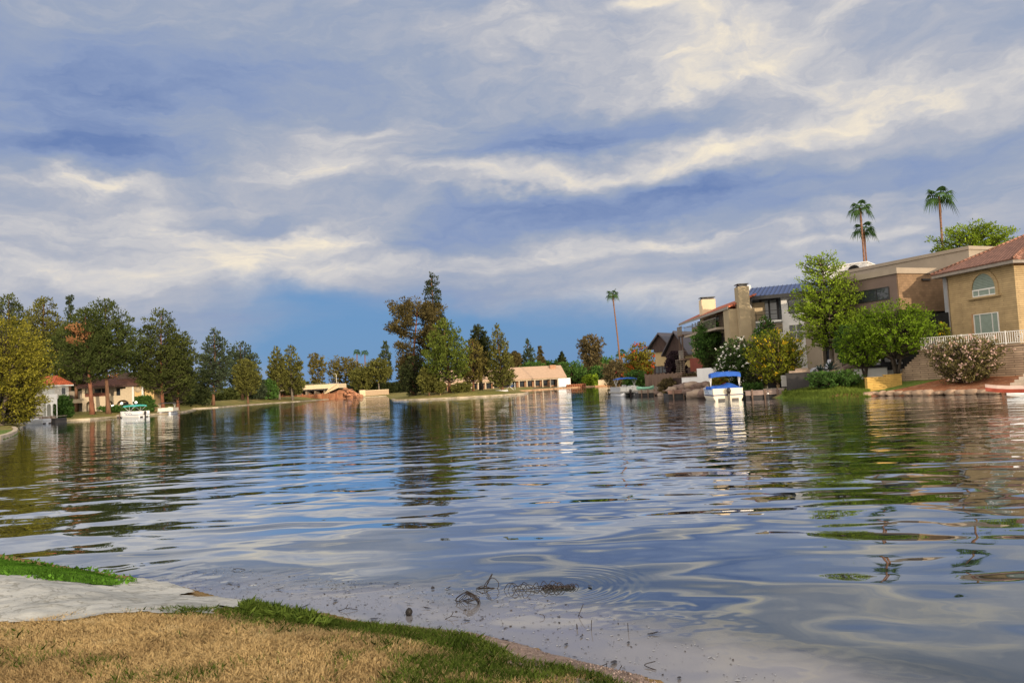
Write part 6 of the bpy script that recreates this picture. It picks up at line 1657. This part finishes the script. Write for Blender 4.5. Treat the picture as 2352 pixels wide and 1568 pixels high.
# ------------------------------------------------------------------ things afloat by the shore
DEAD = mat('wet_dead_leaf', (.022, .016, .013), .45, .4, spec=.4)
TWIG = mat('wet_twig', (.020, .014, .012), .5, .3)
def dead_leaf(rr):
    mb = MB(); n = 9; vs = [(0, 0, .004)]
    for k in range(n):
        t = 2*math.pi*k/n; r_ = 1+.12*rr.uniform(-1, 1)
        vs.append((.062*r_*math.cos(t), .026*r_*math.sin(t), .006+.012*max(0, math.cos(t*1+rr.uniform(-.5, .5)))))
    mb.add(vs, [(0, 1+k, 1+(k+1) % n) for k in range(n)])
    mb.tube([(.06, 0, .01), (.09, .006, .016)], .002, 4)
    return mb
LV = [(528, 1338, 'dead leaf floating nearest the end of the green patch'), (548, 1342, 'dead leaf just right of the one by the green patch'), (640, 1352, 'long dead leaf on the pale streak of scum'), (590, 1372, 'small dead leaf beside the concrete ramp'), (910, 1338, 'dark dead leaf at the outer edge of the scum, left of centre'),
      (770, 1378, 'dead leaf alone in the middle of the scum'), (994, 1350, 'broad brown dead leaf left of the looped twigs'), (1030, 1349, 'small dead leaf beside the broad brown one'), (940, 1385, 'dead leaf upstream of the dark husk'), (1050, 1380, 'dead leaf below the broad brown one'), (980, 1395, 'round dead leaf right of the dark husk'),
      (1072, 1424, 'dark dead leaf under the round basket of twigs'), (1335, 1460, 'black dead leaf with an upright stalk'), (1300, 1478, 'curled dead leaf among the pale specks'), (1443, 1474, 'dead leaf drifting right of the upright stalks'), (1500, 1454, 'long thin dead leaf farthest right on the calm water'), (1520, 1573, 'dark dead leaf near the gravel at the bottom'), (1238, 1492, 'dead leaf close to the gravel strip'), (1160, 1470, 'grey dead leaf touching the gravel strip'), (1355, 1345, 'single dark leaf beyond the end of the twig raft'), (1410, 1520, 'dead leaf drifting off the gravel'), (1560, 1555, 'dead leaf at the lower right corner of the scum'), (700, 1392, 'dead leaf near the matted weeds'), (860, 1420, 'dead leaf between husk and turf')]
lv0 = None
for i, (x, y, lb) in enumerate(LV):
    rr = random.Random(i); P = gp(x, y, .01)
    if i % 6 == 0: proto = dead_leaf(rr).build('dead_leaf', DEAD); o = proto
    else: o = proto.copy(); COL.objects.link(o)
    s = rr.uniform(.42, .80); o.location = (P.x, P.y, .006); o.rotation_euler = (0, 0, rr.uniform(0, 6.28)); o.scale = (s, s*rr.uniform(.8, 1.2), s)
    tag(o, lb, 'leaf', 'dead leaves on the water')
# dark husk standing out of the water
P = gp(938, 1412); hk = MB(); rr = random.Random(4)
hk.ball((0, 0, .028), (.032, .036, .042), 12, 9, .06, rr)
o = hk.build('husk', mat('black_husk', (.012, .010, .010), .55, .4, 6, .01, 30)); o.location = (P.x, P.y, 0); o.rotation_euler = (.1, .25, 0)
tag(o, 'dark wet husk standing out of the shallow water', 'husk')
# looped twigs
def curve_pts(P, pts, n=8):
    """pts in metres: x across, z up, y away"""
    out = []
    q = [Vector(p) for p in pts]
    for i in range(len(q)-1):
        p0, p1, p2, p3 = q[max(i-1, 0)], q[i], q[i+1], q[min(i+2, len(q)-1)]
        for k in range(n):
            t = k/n
            out.append(.5*((2*p1)+(-p0+p2)*t+(2*p0-5*p1+4*p2-p3)*t*t+(-p0+3*p1-3*p2+p3)*t**3))
    out.append(q[-1]); return out
def twigs(name, label, x, y, curves, r=.004):
    P = gp(x, y); mb = MB()
    for c in curves: mb.tube(curve_pts(P, c), r, 5)
    o = mb.build(name, TWIG); o.location = (P.x, P.y, 0)
    return tag(o, label, 'twig')
S = 7.8/F                                       # metres per survey unit at that distance
def v(dx_, dz_, dy_=0.0): return (dx_*S, dy_*S, dz_*S)
twigs('looped_twig', 'black looped twig arching out of the water, upper one', 1120, 1352, [
    [v(-26, 3), v(-10, 8), v(8, 2), v(22, 0), v(26, 12), v(16, 24), v(4, 22), v(-6, 10), v(-8, 0)],
    [v(-22, 2, 8), v(-4, 6, 4), v(10, 28), v(12, 34), v(4, 22), v(-2, 8), v(-4, -2)], [v(0, 0), v(4, -1, -40), v(12, 0, -90)], [v(-26, 4), v(-22, 1, 10), v(16, 1, 4)]])
rr = random.Random(3)
bk = []
for i in range(9):
    a = i/9*math.pi; k = rr.uniform(.85, 1.1)
    bk.append([v(-26*k*math.cos(a*.5), 0, 30*math.sin(a)), v(-28*k*math.cos(a), 18*k, 10), v(-2+rr.uniform(-4, 4), 42*k), v(22*k*math.cos(a*.3), 22*k, -8), v(24*k, 0, -14+30*rr.random())])
bk += [[v(-2, -4), v(0, 20), v(-3, 46)], [v(-24, 12), v(0, 10), v(22, 14)]]
twigs('basket_twig', 'round basket-like tangle of black twigs, lower one', 1076, 1386, [[Vector((q.x, q.y, q.z*.62)) if isinstance(q, Vector) else (q[0], q[1], q[2]*.62) for q in c] for c in bk], .0030)
rf_ = []
for i in range(16):
    x0 = -60+i*9; a = rr.uniform(-1, 1)
    rf_.append([v(x0, 1, rr.uniform(-14, 14)), v(x0+10, rr.uniform(4, 18), 0), v(x0+22, rr.uniform(2, 14), rr.uniform(-14, 14)), v(x0+26, 0, rr.uniform(-20, 20))])
rf_.append([v(-40, 2), v(20, 3), v(100, 2)])
for i in range(40):
    x0 = rr.uniform(30, 105); rf_.append([v(x0-6, 0, rr.uniform(-6, 6)), v(x0, rr.uniform(3, 9)), v(x0+7, 1, rr.uniform(-6, 6))])
twigs('twig_raft', 'long drifting raft of twigs and bark right of the looped twigs', 1218, 1354, rf_, .0035)
TW = [(545, 1309, 'forked twig floating beyond the green patch', [[v(-12, 2), v(0, 5), v(22, 1)], [v(-10, 6), v(-4, 2)]]), (545, 1388, 'small forked twig by the end of the ramp', [[v(0, 0), v(2, 10), v(8, 13)], [v(1, 4), v(-3, 8)]]),
      (800, 1402, 'crooked twig left of the dark husk', [[v(-20, 1), v(-6, 6), v(0, 14)], [v(-6, 6), v(20, 2)]]), (1040, 1420, 'thin bent twig below the basket tangle', [[v(-16, 0), v(-4, 5), v(2, 14)], [v(-4, 5), v(12, 3)]]),
      (1244, 1418, 'little hooked twig in the scum right of the tangle', [[v(-4, 7), v(4, 5), v(5, -2), v(-5, -3, -8)]]), (1330, 1415, 'forked upright twig at the edge of the clear water', [[v(-2, 0), v(4, 12), v(10, 24)], [v(0, 3), v(10, -2, -14)]]),
      (1358, 1448, 'thin upright stalk rising from a dead leaf', [[v(0, 0), v(1, 12), v(2, 20)]]), (1325, 1444, 'stubby upright stalk left of the thin one', [[v(0, 0), v(0, 10)], [v(1, 0), v(1, 8)]]), (1443, 1450, 'single upright stalk in the clear water', [[v(0, 0), v(0, 16)]]),
      (1375, 1535, 'long twig lying off the gravel strip', [[v(-28, 1, -10), v(6, 5), v(14, 8)], [v(14, 8), v(9, 0, -20)]]), (1492, 1530, 'v-shaped twig near the bottom of the picture', [[v(10, 8), v(-8, 3), v(8, 0, -16)]]), (1424, 1545, 'curved thin twig beside the gravel', [[v(4, 12), v(0, 4), v(5, -6, -12)]])]
for x, y, lb, cs in TW: twigs('twig', lb, x, y, cs, .0032)
# specks of scum
rng = np.random.RandomState(31); N = 4200
sc_poly = px(0, (335, 1330), (520, 1300), (700, 1322), (1000, 1345), (1250, 1375), (1500, 1440), (1700, 1520), (1900, 1580), (1700, 1640), (1540, 1568), (1330, 1520), (1200, 1482), (1000, 1450), (800, 1420), (620, 1392), (430, 1352))
xs = [p[0] for p in sc_poly]; ys = [p[1] for p in sc_poly]
X = rng.uniform(min(xs), max(xs), N*3); Y = rng.uniform(min(ys), max(ys), N*3); k = inside(X, Y, sc_poly) & (rng.rand(N*3) < .25+.9*vnoise(X, Y, .5, 61)**2); X, Y = X[k][:N], Y[k][:N]; n = len(X)
a = rng.uniform(0, 6.28, n); l = rng.uniform(.003, .014, n)*rng.choice([1, 1, 1, 1.8], n); w = l*rng.uniform(.2, .6, n)
ca, sa = np.cos(a), np.sin(a)
V = np.stack([np.stack([X+ca*l, Y+sa*l, np.full(n, .004)], -1), np.stack([X-sa*w, Y+ca*w, np.full(n, .006)], -1), np.stack([X-ca*l, Y-sa*l, np.full(n, .004)], -1), np.stack([X+sa*w, Y-ca*w, np.full(n, .006)], -1)], 1).reshape(-1, 3)
SPK = mat_leaf('scum_specks', (.03, .025, .022), (.10, .085, .08), (.34, .34, .35), .0)
t_ = rng.rand(n); t_ = np.where(t_ < .55, t_*.9, .97)
tag(np_mesh('scum_specks', V, np.arange(n*4).reshape(n, 4), SPK, None, t_), kind='stuff')
